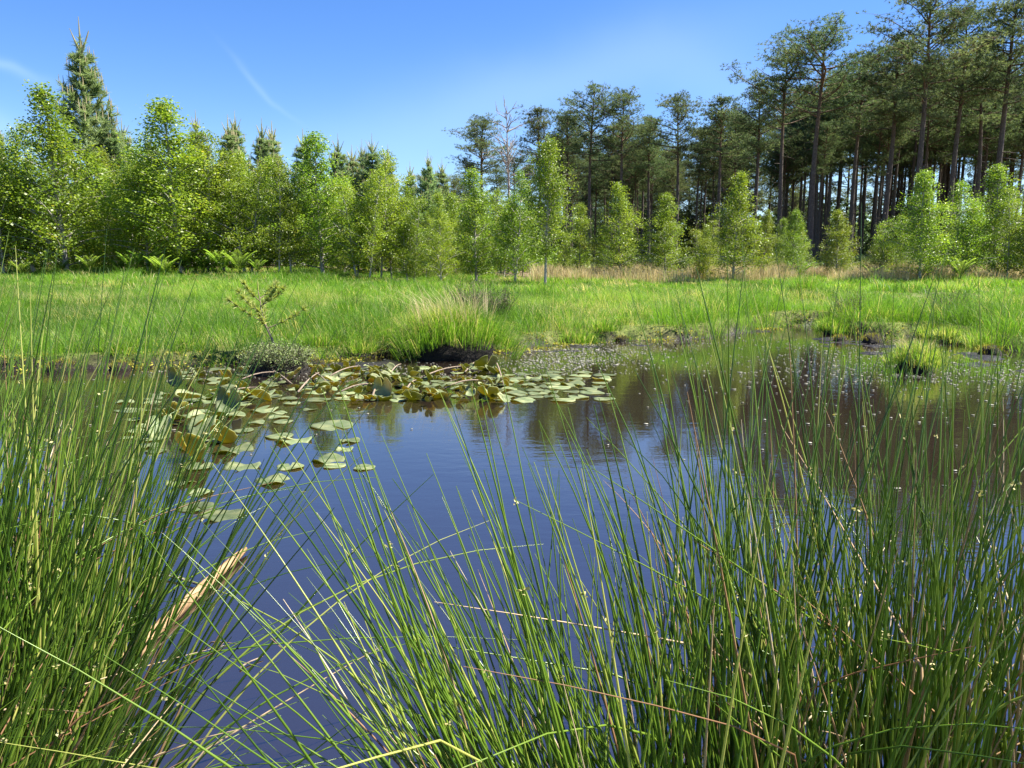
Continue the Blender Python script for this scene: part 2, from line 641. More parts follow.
def axis(lo, hi, step, far_lo, far_hi, grow=1.12):
    a = list(np.arange(lo, hi, step))
    d = step
    v = hi
    while v < far_hi:
        a.append(v)
        d *= grow
        v += d
    a.append(far_hi)
    d, v, b = step, lo, []
    while True:
        d *= grow
        v -= d
        if v < far_lo: break
        b.append(v)
    return np.array([far_lo] + b[::-1] + a)


gx = axis(-10, 13, .11, -900, 900)
gy = axis(-.5, 22, .11, -60, 1200)
GX, GY = np.meshgrid(gx, gy)
SD = shore_sd(GX, GY)
GZ = ground(GX, GY, SD)
ny, nx = GX.shape
ii, jj = np.meshgrid(np.arange(ny - 1), np.arange(nx - 1), indexing='ij')
quads = np.stack([ii * nx + jj, ii * nx + jj + 1, (ii + 1) * nx + jj + 1, (ii + 1) * nx + jj], -1).reshape(-1, 4)
me = mesh_data("ground", np.stack([GX, GY, GZ], -1), quads, None, M['ground'], None, True)
a = me.attributes.new("shore", 'FLOAT', 'POINT')
a.data.foreach_set("value", np.clip(SD, -1, 3).astype(np.float32))
a = me.attributes.new("wood", 'FLOAT', 'POINT')
a.data.foreach_set("value", sstep(34, 40, GY.ravel() + vnoise(GX.ravel(), GY.ravel(), 4, 4) * 4).astype(np.float32))
tag(obj("ground", me), kind="structure")

wx, wy = np.meshgrid(np.linspace(-16, 20, 37), np.linspace(-.2, 22, 23))
ny, nx = wx.shape
ii, jj = np.meshgrid(np.arange(ny - 1), np.arange(nx - 1), indexing='ij')
quads = np.stack([ii * nx + jj, ii * nx + jj + 1, (ii + 1) * nx + jj + 1, (ii + 1) * nx + jj], -1).reshape(-1, 4)
tag(obj("water", mesh_data("water", np.stack([wx, wy, wx * 0], -1), quads, None, M['water'])), kind="structure")


def on_ground(px, Y):
    """a point on the terrain seen at column px and distance Y"""
    z = .5
    for _ in range(4):
        depth = Y * math.cos(PITCH) - (z - EYE) * math.sin(PITCH)
        x = (px - 512) / FPX * depth
        z = float(ground(np.array([x]), np.array([Y]))[0])
    return np.array([x, Y, z])


def under_top(px, ty, Y):
    """the point on the terrain below a tree top seen at column px, row ty and distance Y"""
    x = at_depth(px, ty, Y)[0]
    return np.array([x, Y, float(ground(np.array([x]), np.array([Y]))[0])])


def top_height(px, py, Y, z0):
    return at_depth(px, py, Y)[2] - z0


# ------------------------------------------------------------------ meadow grass (uncountable)
def wedge(n, y0, y1, margin=1.25, rg=rng):
    y = np.sqrt(rg.uniform(y0 * y0, y1 * y1, n))
    x = rg.uniform(-1, 1, n) * y * .668 * margin
    return x, y


def grass_field(mb, ntuft, per, y0, y1, h, wd, keep):
    x, y = wedge(ntuft, y0, y1)
    sd = shore_sd(x, y)
    k = keep(x, y, sd)
    x, y, sd = x[k], y[k], sd[k]
    n = len(x)
    hh = h * (.4 + 1.25 * sstep(.25, .8, vnoise(x, y, 1.8, 21))) * (.7 + .6 * rng.random(n)) * (.85 + .5 * np.exp(-((sd - .9) / .8) ** 2))
    patch = (vnoise(x, y, 3.0, 33) - .5) * 1.1 + (vnoise(x, y, .7, 35) - .5) * .7 + .45
    tdry = (rng.random(n) < .05 + .5 * sstep(.56, .76, vnoise(x, y, 2.0, 41)))
    big = rng.random(n) < .16
    hh = np.where(big, np.maximum(hh, h * .7) * 1.45, hh)
    r = (.05 + .1 * rng.random(n)) * np.where(big, .8, 1)
    patch = patch - np.where(big, rng.uniform(.1, .4, n), 0)
    X = np.repeat(x, per); Y = np.repeat(y, per)
    m = len(X)
    ox, oy = rng.normal(size=m), rng.normal(size=m)
    X = X + ox * np.repeat(r, per)
    Y = Y + oy * np.repeat(r, per)
    Z = ground(X, Y) - .02
    ld = unit(np.stack([ox + rng.normal(size=m) * .6 - .3, oy + rng.normal(size=m) * .6], -1))
    H = np.repeat(hh, per) * rng.uniform(.5, 1.15, m)
    a = np.clip(np.repeat(patch, per) + rng.normal(size=m) * .14 - .05, 0, .92)
    dry = np.repeat(tdry, per) & (rng.random(m) < .6) | (rng.random(m) < .03)
    a = np.where(dry, rng.uniform(.93, 1, m), a)
    blades(mb, np.stack([X, Y, Z], -1), H, wd * rng.uniform(.6, 1.2, m), rng.uniform(0, np.pi, m), ld, rng.uniform(.15, 1.1, m), a)


mb = MB()
land = lambda x, y, sd: (sd > -.02) & (y < 46)
left_edge = lambda x, y: np.where(x / y < -.02, 40.0, 35.5)
grass_field(mb, 15000, 24, 9.5, 22, .28, .0065, land)
grass_field(mb, 15000, 18, 22, 41, .28, .015, lambda x, y, sd: (sd > -.02) & (y < left_edge(x, y) + vnoise(x, y, 3, 8) * 2))
tag(obj("grass", mb.data("grass", M['grass'])), "bright green meadow grass covering the ground behind the pond", "grass", kind="stuff")

# pale dry grass strip in front of the wood on the right
mb = MB()
n = 3000
y = rng.uniform(33.0, 41, n)
x = rng.uniform(.03, .80, n) * y + (y - 33) * 0
k = vnoise(x, y, 2.2, 17) + .12 * sstep(34, 37, y) > .48
x, y = x[k], y[k]
per = 16
X, Y = np.repeat(x, per), np.repeat(y, per)
m_ = len(X)
ox, oy = rng.normal(size=m_), rng.normal(size=m_)
X, Y = X + ox * .16, Y + oy * .16
blades(mb, np.stack([X, Y, ground(X, Y) - .02], -1), rng.uniform(.3, 1.0, m_) * np.repeat(.35 + 1.0 * vnoise(x, y, 1.3, 19), per), rng.uniform(.012, .022, m_), rng.uniform(0, np.pi, m_),
       unit(np.stack([ox, oy], -1)), rng.uniform(.05, .5, m_), np.clip(rng.random(m_) + .1 * rng.normal(size=m_), 0, 1))
tag(obj("dry_grass", mb.data("dry_grass", M['straw'])), "strip of pale straw coloured dead grass below the right birches", "dry grass", kind="stuff")

# yellow moss and dead blades along the bank edge
mb = MB()
segs = []
for i in range(len(far_px) - 1):
    p, q = poly[i], poly[i + 1]
    nn = int(np.hypot(*(q - p)) * 90)
    t = rng.random(nn)[:, None]
    segs.append(p + (q - p) * t)
pts = np.concatenate(segs)
pts = pts + rng.normal(size=pts.shape) * .16
pts = pts[np.abs(pts[:, 0]) < 14]
k = vnoise(pts[:, 0], pts[:, 1], .9, 51) > .47
pts = pts[k]
C = np.stack([pts[:, 0], pts[:, 1], ground(pts[:, 0], pts[:, 1]) + .01], -1)
C = np.repeat(C, 5, 0) + rng.normal(size=(len(C) * 5, 3)) * np.array([.05, .05, .012])
leaves(mb, C, rng.uniform(.02, .05, len(C)), rng.random(len(C)), up=.6)
tag(obj("moss", mb.data("moss", M['moss'])), "yellow green moss along the foot of the grassy bank", "moss", kind="stuff")

# small pale flakes floating on the water
mb = MB()
pts = []
for (px, py, sx, sy, n) in [(565, 360, 38, 7, 800), (590, 349, 45, 5, 500), (900, 372, 90, 8, 600), (860, 352, 60, 8, 450), (960, 400, 70, 25, 70), (800, 385, 100, 25, 80),
                            (1000, 375, 60, 8, 350), (700, 365, 70, 14, 90), (350, 372, 120, 6, 500), (250, 415, 90, 25, 30), (880, 430, 120, 40, 30), (700, 343, 60, 5, 120)]:
    q = np.stack([rng.normal(px, sx, n), rng.normal(py, sy, n)], -1)
    q = q[(q[:, 1] > 322) & (q[:, 0] > -30) & (q[:, 0] < 1060)]
    pts += [at(a_, b_) for a_, b_ in q]
pts = np.array(pts)
pts = pts[shore_sd(pts[:, 0], pts[:, 1]) < -.02]
n = len(pts)
pts[:, 2] = np.maximum(.004, ground(pts[:, 0], pts[:, 1]) + .004)
r = rng.uniform(.006, .02, n) * np.where(rng.random(n) < .1, 1.7, 1)
th = rng.uniform(0, 6.28, n)
k5 = np.arange(5) * 2 * np.pi / 5
V = pts[:, None, :] + np.stack([np.cos(th[:, None] + k5) * r[:, None], np.sin(th[:, None] + k5) * r[:, None] * .6 * (1 + .5 * np.sin(k5 * 2 + th[:, None] * 5)), np.zeros((n, 5))], -1)
V2 = V.copy(); V2[..., 2] += .004
Vall = np.concatenate([V2, V], 1).reshape(-1, 3)
o10 = np.arange(n)[:, None] * 10
T = np.concatenate([o10 + np.array([[0, 1, 2]]), o10 + np.array([[0, 2, 3]]), o10 + np.array([[0, 3, 4]])])
Q = np.concatenate([o10 + np.array([[5 + j, 5 + (j + 1) % 5, (j + 1) % 5, j]]) for j in range(5)])
mb.add(Vall, Q, T, np.repeat(rng.random(n), 10))
tag(obj("floating_debris", mb.data("floating_debris", M['flakes'])), "pale flakes and leaf bits floating on the brown water", "debris", kind="stuff")


# ------------------------------------------------------------------ trees
def make_birch(seed, Hh=6.0, Rr=1.35, low=.12, stems=1, nb=62, shape=.75):
    rg = np.random.default_rng(seed)
    wood, leaf = MB(), MB()
    for s in range(stems):
        hs_ = Hh * (1 if s == 0 else rg.uniform(.65, .9))
        b0 = np.array([0, 0, -.1]) if stems == 1 else np.array([*(rg.normal(size=2) * .28), -.1])
        leanv = rg.normal(size=2) * (.03 if stems == 1 else .12)
        tt = np.linspace(0, 1, 12)
        P = np.stack([b0[0] + leanv[0] * hs_ * tt + .05 * np.sin(tt * 7 + rg.uniform(0, 6)) * tt,
                      b0[1] + leanv[1] * hs_ * tt + .05 * np.sin(tt * 6 + rg.uniform(0, 6)) * tt, b0[2] + (hs_ + .1) * tt], -1)
        tube(wood, P, (.062 if stems == 1 else .045) * (1 - tt) ** .8 + .006, 7)
        nbs = nb if stems == 1 else int(nb * .6)
        for i in range(nbs):
            u = (i + rg.random()) / nbs
            t = low + (1 - low) * u
            base = np.array([np.interp(t, tt, P[:, c]) for c in range(3)])
            prof = min(1, .62 + u * 1.8) * (1 - u) ** shape * rg.uniform(.6, 1.2) + .07
            ln = Rr * prof * (1 if stems == 1 else .8)
            az = i * 2.4 + rg.normal() * .5
            el = R(rg.uniform(22, 55)) * (.8 + .5 * u)
            d = np.array([math.cos(az) * math.cos(el), math.sin(az) * math.cos(el), math.sin(el)])
            q = np.linspace(0, 1, 5)[:, None]
            B = base + d * ln * q * 1.15 + np.array([0, 0, -.22 * ln]) * q ** 2
            tube(wood, B, np.linspace(.014, .003, 5) * (.5 + ln), 3)
            ns = max(4, int(11 * ln / Rr + 2))
            for k in range(ns):
                f = rg.uniform(.22, 1.05)
                c = base + d * ln * f * 1.15 + np.array([0, 0, -.22 * ln]) * f * f + rg.normal(size=3) * np.array([.13, .13, .10]) * (ln + .4)
                nl = int(rg.integers(20, 38))
                C = c + rg.normal(size=(nl, 3)) * np.array([.12, .12, .12])
                ta = np.clip(.45 + rg.normal() * .16 + rg.normal(size=nl) * .14, 0, 1)
                leaves(leaf, C, rg.uniform(.05, .092, nl), ta, .25, .75, rg)
    return wood, leaf


def make_pine(seed, Hh=20.0, low=.5, Rr=2.7, nb=34, lean=.0):
    rg = np.random.default_rng(seed)
    wood, leaf = MB(), MB()
    tt = np.linspace(0, 1, 16)
    ph = rg.uniform(0, 6, 2)
    P = np.stack([.18 * np.sin(tt * 5 + ph[0]) * tt + lean * Hh * tt ** 2, .18 * np.sin(tt * 4 + ph[1]) * tt, -.3 + (Hh + .3) * tt], -1)
    tube(wood, P, .205 * (1 - tt) ** .75 + .02 + .05 * np.exp(-tt * 30), 9)

    def tuft(c, n, ln, base_t):
        d = unit(rg.normal(size=(n, 3)) + np.array([0, 0, .45]))
        s = unit(np.cross(d, rg.normal(size=(n, 3)))) * .02
        l_ = ln * rg.uniform(.7, 1.2, (n, 1))
        V = np.stack([c - s, c + s, c + d * l_], 1).reshape(-1, 3)
        leaf.add(V, None, np.arange(n)[:, None] * 3 + np.array([[0, 1, 2]]), np.repeat(np.clip(base_t + rg.normal(size=n) * .15, 0, 1), 3))

    for i in range(nb):
        u = (i + rg.random()) / nb
        t = low + (.985 - low) * u
        base = np.array([np.interp(t, tt, P[:, c]) for c in range(3)])
        ln = Rr * (min(1, .55 + u * 1.4) * (1 - u) ** .5 + .16) * rg.uniform(.5, 1.25)
        az = i * 2.4 + rg.normal() * .7
        el = R(rg.uniform(-8, 28) + 38 * u)
        d = np.array([math.cos(az) * math.cos(el), math.sin(az) * math.cos(el), math.sin(el)])
        q = np.linspace(0, 1, 7)[:, None]
        side = np.array([-math.sin(az), math.cos(az), 0])
        B = base + d * ln * q + side * .16 * ln * np.sin(q * rg.uniform(3, 6)) * q + np.array([0, 0, .18 * ln]) * (q ** 2 - .5 * q)
        tube(wood, B, np.linspace(.07, .012, 7) * (.4 + ln / Rr * .6), 4)
        if rg.random() < .1: continue
        base_t = .45 + rg.normal() * .15
        for k in range(int(6 + ln * 5)):
            f = rg.uniform(.38, 1.03)
            c = np.array([np.interp(f, q[:, 0], B[:, cc]) for cc in range(3)])
            off = rg.normal(size=3) * np.array([.5, .5, .14]) * (.5 + .5 * ln / Rr)
            e = c + off + np.array([0, 0, .06])
            tube(wood, np.stack([c, (c + e) / 2 + rg.normal(size=3) * .03, e]), [.014, .009, .005], 3)
            for _ in range(4):
                tuft(e + rg.normal(size=3) * np.array([.24, .24, .08]), 9, .24, base_t + rg.normal() * .12)
    for i in range(7):                                       # dead stubs under the crown
        t = rg.uniform(min(.25, low * .6), low)
        base = np.array([np.interp(t, tt, P[:, c]) for c in range(3)])
        az = rg.uniform(0, 6.28)
        d = np.array([math.cos(az), math.sin(az), rg.uniform(-.2, .3)])
        q = np.linspace(0, 1, 4)[:, None]
        tube(wood, base + d * q * rg.uniform(.4, 1.6) + np.array([0, 0, -.15]) * q ** 2, np.linspace(.035, .01, 4), 4)
    return wood, leaf


def make_young_pine(seed, Hh=8.0, Rr=1.6):
    rg = np.random.default_rng(seed)
    wood, leaf = MB(), MB()
    tt = np.linspace(0, 1, 10)
    P = np.stack([.03 * np.sin(tt * 5), .03 * np.cos(tt * 6), -.1 + (Hh + .1) * tt], -1)
    tube(wood, P, .10 * (1 - tt) + .012, 7)

    def spray(p, d, ln, n, a, sp=.5, wd=.012):
        f = rg.random((n, 1))
        c = p + d * ln * f
        dd = unit(d * 1.1 + rg.normal(size=(n, 3)) * sp)
        s = unit(np.cross(dd, rg.normal(size=(n, 3)))) * wd
        l_ = rg.uniform(.10, .2, (n, 1))
        V = np.stack([c - s, c + s, c + dd * l_], 1).reshape(-1, 3)
        leaf.add(V, None, np.arange(n)[:, None] * 3 + np.array([[0, 1, 2]]), np.repeat(np.clip(a + rg.normal(size=n) * .13, 0, .92), 3))

    z = .5
    while z < Hh - .5:
        u = z / Hh
        n = 6
        for k in range(n):
            az = k * 6.28 / n + rg.uniform(-.4, .4) + z * 3
            ln = Rr * (1 - u) ** .95 * rg.uniform(.75, 1.2) + .06
            el = R(rg.uniform(28, 48) + 20 * u)
            d = np.array([math.cos(az) * math.cos(el), math.sin(az) * math.cos(el), math.sin(el)])
            q = np.linspace(0, 1, 5)[:, None]
            B = np.array([0, 0, z]) + d * ln * q + np.array([0, 0, .18 * ln]) * q ** 2
            tube(wood, B, np.linspace(.022, .006, 5) * (.5 + ln / Rr), 3)
            for j in range(int(8 + ln * 16)):
                f = rg.uniform(.2, 1)
                c = np.array([np.interp(f, q[:, 0], B[:, cc]) for cc in range(3)])
                dd = unit(d + rg.normal(size=3) * .55 + np.array([0, 0, .35]))
                spray(c, dd, .16 + .2 * (1 - u), 22, .5 + rg.normal() * .15)
                if f > .82 and u > .5 and rg.random() < .6:                                   # pale spring candle
                    e = c + dd * (.16 + .2 * (1 - u))
                    tube(leaf, np.stack([e, e + np.array([0, 0, .14]), e + np.array([.01, 0, .3])]), [.013, .011, .004], 3, .98)
        z += .36 + .18 * rg.random()
    for k in range(6):
        az = k * 1.05
        p = np.array([0, 0, Hh - .45 - .05 * (k % 2)])
        d = unit(np.array([math.cos(az) * .3, math.sin(az) * .3, 1]))
        ln = .8 if k else 1.25
        if k == 0: d, p = np.array([0, 0, 1.0]), np.array([0, 0, Hh - .5])
        tube(leaf, np.stack([p, p + d * ln * .5, p + d * ln + np.array([0, 0, .05])]), [.024, .02, .006], 4, .97)
        spray(p, d, ln * .5, 40, .6, .6)
    return wood, leaf


def tree_proto(name, wood, leaf, wm, lm):
    root = empty(name)
    obj("trunk", wood.data("trunk", wm, True), root)
    obj("crown", leaf.data("crown", lm), root)
    return root


used = set()


def place(proto, p, h, h0, wid=1.0, rz=None, label=None, cat=None, group=None):
    if proto.name in used:
        o = copy_tree(proto)
    else:
        used.add(proto.name)
        o = proto
    s = h / h0
    o.location = p
    o.scale = (s * wid, s * wid, s)
    o.rotation_euler = (0, 0, random.uniform(0, 6.28) if rz is None else rz)
    return tag(o, label, cat, group)


birch = [tree_proto("birch_tree", *make_birch(11, 6, 1.75, .07, 1, 72), M['birch_bark'], M['birch_leaf']),
         tree_proto("birch_tree", *make_birch(12, 6, 1.55, .1, 1, 66, .65), M['birch_bark'], M['birch_leaf']),
         tree_proto("birch_tree", *make_birch(13, 6, 2.0, .08, 3, 62, .6), M['birch_bark'], M['birch_leaf']),
         tree_proto("birch_tree", *make_birch(14, 6, 2.0, .05, 1, 80, .9), M['birch_bark'], M['birch_leaf']),
         tree_proto("birch_tree", *make_birch(15, 6, 2.2, .12, 2, 72, .55), M['birch_bark'], M['birch_leaf']),
         tree_proto("birch_tree", *make_birch(16, 6, 1.45, .2, 1, 60, .55), M['birch_bark'], M['birch_leaf'])]

FB = "front row of young birches"
# column, distance, top row, variant, width factor, label
front = [
    (-14, 33, 118, 2, 1.1, "bushy birch cut by the left edge of the photo, left of the tall pale pine"),
    (14, 35, 140, 4, 1.0, "round topped birch between the left edge and the tall pointed birch"),
    (52, 33, 92, 3, 1.20, "tallest pointed birch, standing in front of the conical blue green pine"),
    (108, 36, 150, 2, .95, "shady birch just right of the tall pointed birch on the left"),
    (142, 34, 132, 4, .95, "spreading birch left of the twin spired birch above the bracken"),
    (172, 33, 106, 0, 1.32, "twin spired bright birch rising above the left thicket"),
    (212, 34, 140, 4, 1.05, "broad birch with many thin stems behind the bracken ferns"),
    (246, 33, 150, 2, 1.05, "yellowish green round birch above a cluster of pale stems"),
    (283, 33.5, 165, 4, .95, "low spreading birch with bare pale stems beneath, right of the bracken"),
    (318, 34, 138, 0, 1.20, "pointed birch with dense crown near the middle of the left thicket"),
    (352, 33, 172, 2, 1.0, "dark shaded multi stemmed birch behind the straw tipped tussock"),
    (384, 34, 158, 4, .95, "rounded birch with a soft pale top beside young pine tips"),
    (412, 33, 186, 2, .85, "lower leafy birch between two taller ones, left of the drooping sprays"),
    (440, 32, 196, 3, .8, "pale leaved small birch whose lowest sprays hang over the grass"),
    (476, 33.5, 172, 0, 1.0, "pointed birch with yellow green tip below the dark lone pine crown"),
    (512, 32.5, 176, 4, .95, "wide dark sided birch leaning against the slim white stemmed birch"),
    (546, 30.5, 143, 5, .95, "slim birch with a clear pale trunk standing alone at the meadow edge"),
    (580, 38, 206, 0, 1.15, "small birch just right of the slim pale trunked birch"),
    (622, 38, 186, 3, 1.28, "conical birch standing before the left part of the pine wood"),
    (667, 37.5, 196, 3, 1.28, "rounded cone shaped bright birch behind the pale dry grass"),
    (702, 39, 222, 2, 1.02, "lowest round bush like birch between two taller cones"),
    (737, 36, 176, 3, 1.22, "tall cone shaped birch with clear stems at its foot, alone before pine trunks"),
    (766, 39, 212, 1, .85, "thin birch tucked right behind the tall cone shaped birch"),
    (795, 37, 212, 3, 1.09, "small tapering birch with a wide skirt of leafy sprays"),
    (841, 38.5, 212, 0, 1.28, "dull green oval birch in front of the darkest pine trunks"),
    (886, 37.5, 216, 2, 1.09, "small leafy birch left of the birch with a dark visible stem"),
    (928, 35.5, 174, 0, 1.28, "airy birch with a dark visible stem at the right meadow edge"),
    (972, 36.5, 186, 4, 1.22, "golden green spreading birch near the right edge"),
    (1004, 37.5, 168, 0, 1.28, "tall birch rising behind the golden green one at the right edge"),
    (1034, 36, 190, 2, 1.0, "birch cut by the right edge of the photo"),
]
for px, Y, ty, v, wf, lab in front:
    Y = Y - (2.3 if px > 560 else 0)
    p = under_top(px, ty, Y)
    place(birch[v], p, top_height(px, ty, Y, p[2]), 6.0, wf * (1.15 if px < 500 else 1), None, lab, "birch", FB)
rr = random.Random(5)
for i in range(30):
    px = -40 + i * 19.5 + rr.uniform(-8, 8)
    Y = rr.uniform(37.5, 44)
    p = on_ground(px, Y)
    top = np.interp(px, [-40, 60, 170, 320, 440, 560], [150, 165, 150, 165, 200, 200]) + rr.uniform(-10, 25)
    place(birch[rr.choice([0, 2, 4, 3])], p, top_height(px, top, Y, p[2]), 6.0, rr.uniform(1.0, 1.3), None,
          "half hidden birch filling the thicket behind the front birches on the left", "birch", "birches behind the front row on the left")
for i in range(14):
    px = 560 + i * 35 + rr.uniform(-12, 12)
    Y = rr.uniform(41, 47)
    p = on_ground(px, Y)
    place(birch[rr.choice([0, 1, 3])], p, top_height(px, 228 + rr.uniform(-12, 18), Y, p[2]), 6.0, rr.uniform(.9, 1.15), None,
          "low half hidden birch between the front birches and the pine trunks", "birch", "birches between front row and pine wood")

yp = [tree_proto("young_pine", *make_young_pine(21, 8, 1.7), M['pine_bark'], M['young_needle']),
      tree_proto("young_pine", *make_young_pine(22, 8, 1.35), M['pine_bark'], M['young_needle'])]
p = under_top(80, 40, 44)
place(yp[0], p, top_height(80, 40, 44, p[2]), 8.0, 1.5, None, "tall conical blue green pine above the left birches", "pine", "young pines behind the birches")
for i, (px, ty) in enumerate([(112, 118), (122, 125), (148, 138), (196, 118), (228, 122), (235, 118), (262, 125), (272, 128), (303, 135), (338, 140), (352, 150), (362, 145),
                              (372, 140), (388, 150), (410, 165), (428, 155), (442, 162), (-8, 120)]):
    Y = 44 + (i * 1.7) % 5
    ty += 6
    p = under_top(px, ty, Y)
    place(yp[1 if i % 3 else 0], p, top_height(px, ty, Y, p[2]), 8.0, rr.uniform(1.4, 1.9), None,
          "young pine with upright pale candles showing over the birch tops", "pine", "young pines behind the birches")

# the pine wood
pines = [tree_proto("pine_tree", *make_pine(31, 20, .58, 3.7, 44), M['pine_bark'], M['pine_needle']),
         tree_proto("pine_tree", *make_pine(32, 20, .64, 3.3, 38), M['pine_bark'], M['pine_needle']),
         tree_proto("pine_tree", *make_pine(33, 20, .66, 2.8, 34, .02), M['pine_bark'], M['pine_needle']),
         tree_proto("pine_tree", *make_pine(34, 20, .66, 4.8, 32), M['pine_bark'], M['pine_needle']),
         tree_proto("pine_tree", *make_pine(35, 20, .62, 2.8, 38, -.015), M['pine_bark'], M['pine_needle']),
         tree_proto("pine_tree", *make_pine(36, 20, .34, 4.2, 50), M['pine_bark'], M['pine_needle'])]
FP = "tall pines along the front of the wood"
tall = [
    (482, 78, 120, 1, 1.15, "dark bushy pine crown left of the bare dead tree"),
    (540, 76, 108, 2, 1.0, "narrow dark pine just right of the bare dead tree"),
    (566, 80, 112, 4, 1.0, "short topped pine at the left end of the closed wood"),
    (592, 76, 90, 0, .95, "dense pine forming the first high peak of the wood, above the slim birch"),
    (624, 74, 94, 1, .95, "greyish rounded pine right of the first high peak"),
    (652, 78, 118, 4, .95, "lower pine between the two rounded crowns of the middle wood"),
    (680, 74, 98, 1, .95, "rounded pine crown above the rounded cone shaped birch"),
    (722, 72, 97, 2, 1.05, "ragged topped pine standing left of the flat topped big pine"),
    (760, 70, 85, 4, 1.0, "pine with a sloping left shoulder beside the flat topped pine"),
    (788, 66, 52, 3, 1.0, "pine with bare grey trunk left of the forked pine"),
    (822, 63, 34, 3, 1.15, "big flat topped forked pine with open limbs against the sky"),
    (862, 68, 62, 1, 1.0, "shaded pine in the dip between the forked pine and the highest pine"),
    (897, 64, 38, 4, 1.1, "dark pine on the left shoulder of the highest pine"),
    (932, 58, -8, 0, 1.0, "highest pine of the wood with a thick straight grey trunk"),
    (966, 62, 15, 1, 1.0, "pine with wide drooping crown right of the highest pine"),
    (990, 66, 42, 2, 1.0, "lower dark pine in the gap before the edge pine"),
    (1014, 60, -4, 4, 1.1, "tall pine at the right edge with twin trunks"),
    (1050, 60, 0, 0, 1.0, "tall pine just beyond the right edge"),
]
for px, Y, ty, v, wf, lab in tall[:-1]:
    p = under_top(px, ty, Y)
    place(pines[v], p, top_height(px, ty, Y, p[2]), 20.0, wf * 1.22, None, lab, "pine", FP)
for i in range(190):
    px = 545 + rr.random() ** .95 * 560
    Y = np.interp(px, [540, 1040], [82, 63]) + rr.uniform(2, 48)
    p = on_ground(px, Y)
    front_top = np.interp(px, [540, 592, 680, 760, 822, 900, 1024], [118, 100, 105, 90, 55, 45, 25])
    h = min(top_height(px, front_top + rr.uniform(14, 66), Y, p[2]), 24)
    place(pines[rr.randrange(5) if Y < 108 else 5], p, h * (1 if Y < 108 else rr.uniform(.7, .95)), 20.0, rr.uniform(.85, 1.1), None,
          "dark straight trunked pine standing deep inside the wood", "pine", "pines deep inside the wood")
for i, (px, Y, ty) in enumerate([(455, 85, 178), (470, 92, 165), (498, 88, 170), (515, 95, 160), (530, 84, 165), (428, 95, 175)]):
    p = on_ground(px, Y)
    place(pines[i % 5], p, top_height(px, ty, Y, p[2]), 20.0, 1.2, None,
          "smaller far pine showing beside the bare dead tree", "pine", "far pines around the dead tree")

# bare dead pine
rg = np.random.default_rng(77)
mbd = MB()
p = under_top(508, 106, 72)
Hd = top_height(508, 106, 72, p[2])
tt = np.linspace(0, 1, 12)
P = np.stack([.1 * np.sin(tt * 5), 0 * tt, Hd * tt], -1)
tube(mbd, P, .17 * (1 - tt) + .02, 7)
for i in range(34):
    t = rg.uniform(.5, .97)
    b = np.array([np.interp(t, tt, P[:, c]) for c in range(3)])
    az, el = rg.uniform(0, 6.28), R(rg.uniform(15, 60))
    ln = (1 - t) * 4 + .9
    d = np.array([math.cos(az) * math.cos(el), math.sin(az) * math.cos(el), math.sin(el)])
    q = np.linspace(0, 1, 5)[:, None]
    B = b + d * ln * q + rg.normal(size=3) * .2 * q ** 2
    tube(mbd, B, np.linspace(.05, .015, 5), 4)
    for k in range(5):
        f = rg.uniform(.4, 1)
        c = b + d * ln * f
        e = c + unit(d + rg.normal(size=3) * .7) * rg.uniform(.4, .9)
        tube(mbd, np.stack([c, (c + e) / 2, e]), [.02, .016, .01], 3)
tag(obj("dead_tree", mbd.data("dead_tree", M['dead_wood'], True), None, p), "bare leafless grey tree between two dark pines", "dead tree")

# low thicket under and behind the trees: far off, one mass
mb = MB()
n = 52000
x = rng.uniform(-62, 40, n)
y = np.where(rng.random(n) < .6, rng.uniform(47, 50, n), rng.uniform(50, 60, n))
top = 2.2 * vnoise(x, y, 3.5, 61) + .5
k = x / y < .10
x, y, top = x[k], y[k], top[k]
C = np.stack([x, y, ground(x, y) + top * rng.random(len(x)) ** .8], -1)
leaves(mb, C, rng.uniform(.14, .28, len(C)), np.clip(.2 + .3 * vnoise(x, y, 2, 67) + rng.normal(size=len(C)) * .12, 0, 1), .2)
tag(obj("undergrowth", mb.data("undergrowth", M['birch_leaf'])), "tangled green undergrowth under the left birches", "undergrowth", kind="stuff")
mb = MB()
n = 90000
x = rng.uniform(-30, 125, n)
y = rng.uniform(112, 128, n)
top = 9 * vnoise(x, y, 9, 63) + 3.5
C = np.stack([x, y, ground(x, y) + top * rng.random(n)], -1)
leaves(mb, C, rng.uniform(.4, .8, n), np.clip(.3 + .5 * (vnoise(x, y, 3, 65) - .5) + rng.normal(size=n) * .2, 0, 1), .1)
x = rng.uniform(4, 62, 40000)
y = rng.uniform(66, 84, 40000)
k = x / y < .72
x, y = x[k], y[k]
C = np.stack([x, y, ground(x, y) + (1.8 * vnoise(x, y, 4, 69) + .1) * rng.random(len(x))], -1)
leaves(mb, C, rng.uniform(.2, .4, len(C)), rng.uniform(0, .6, len(C)), .3)
tag(obj("woodland", mb.data("woodland", M['pine_needle'])), "dim understorey and far trees seen between the pine trunks", "woodland", kind="stuff")

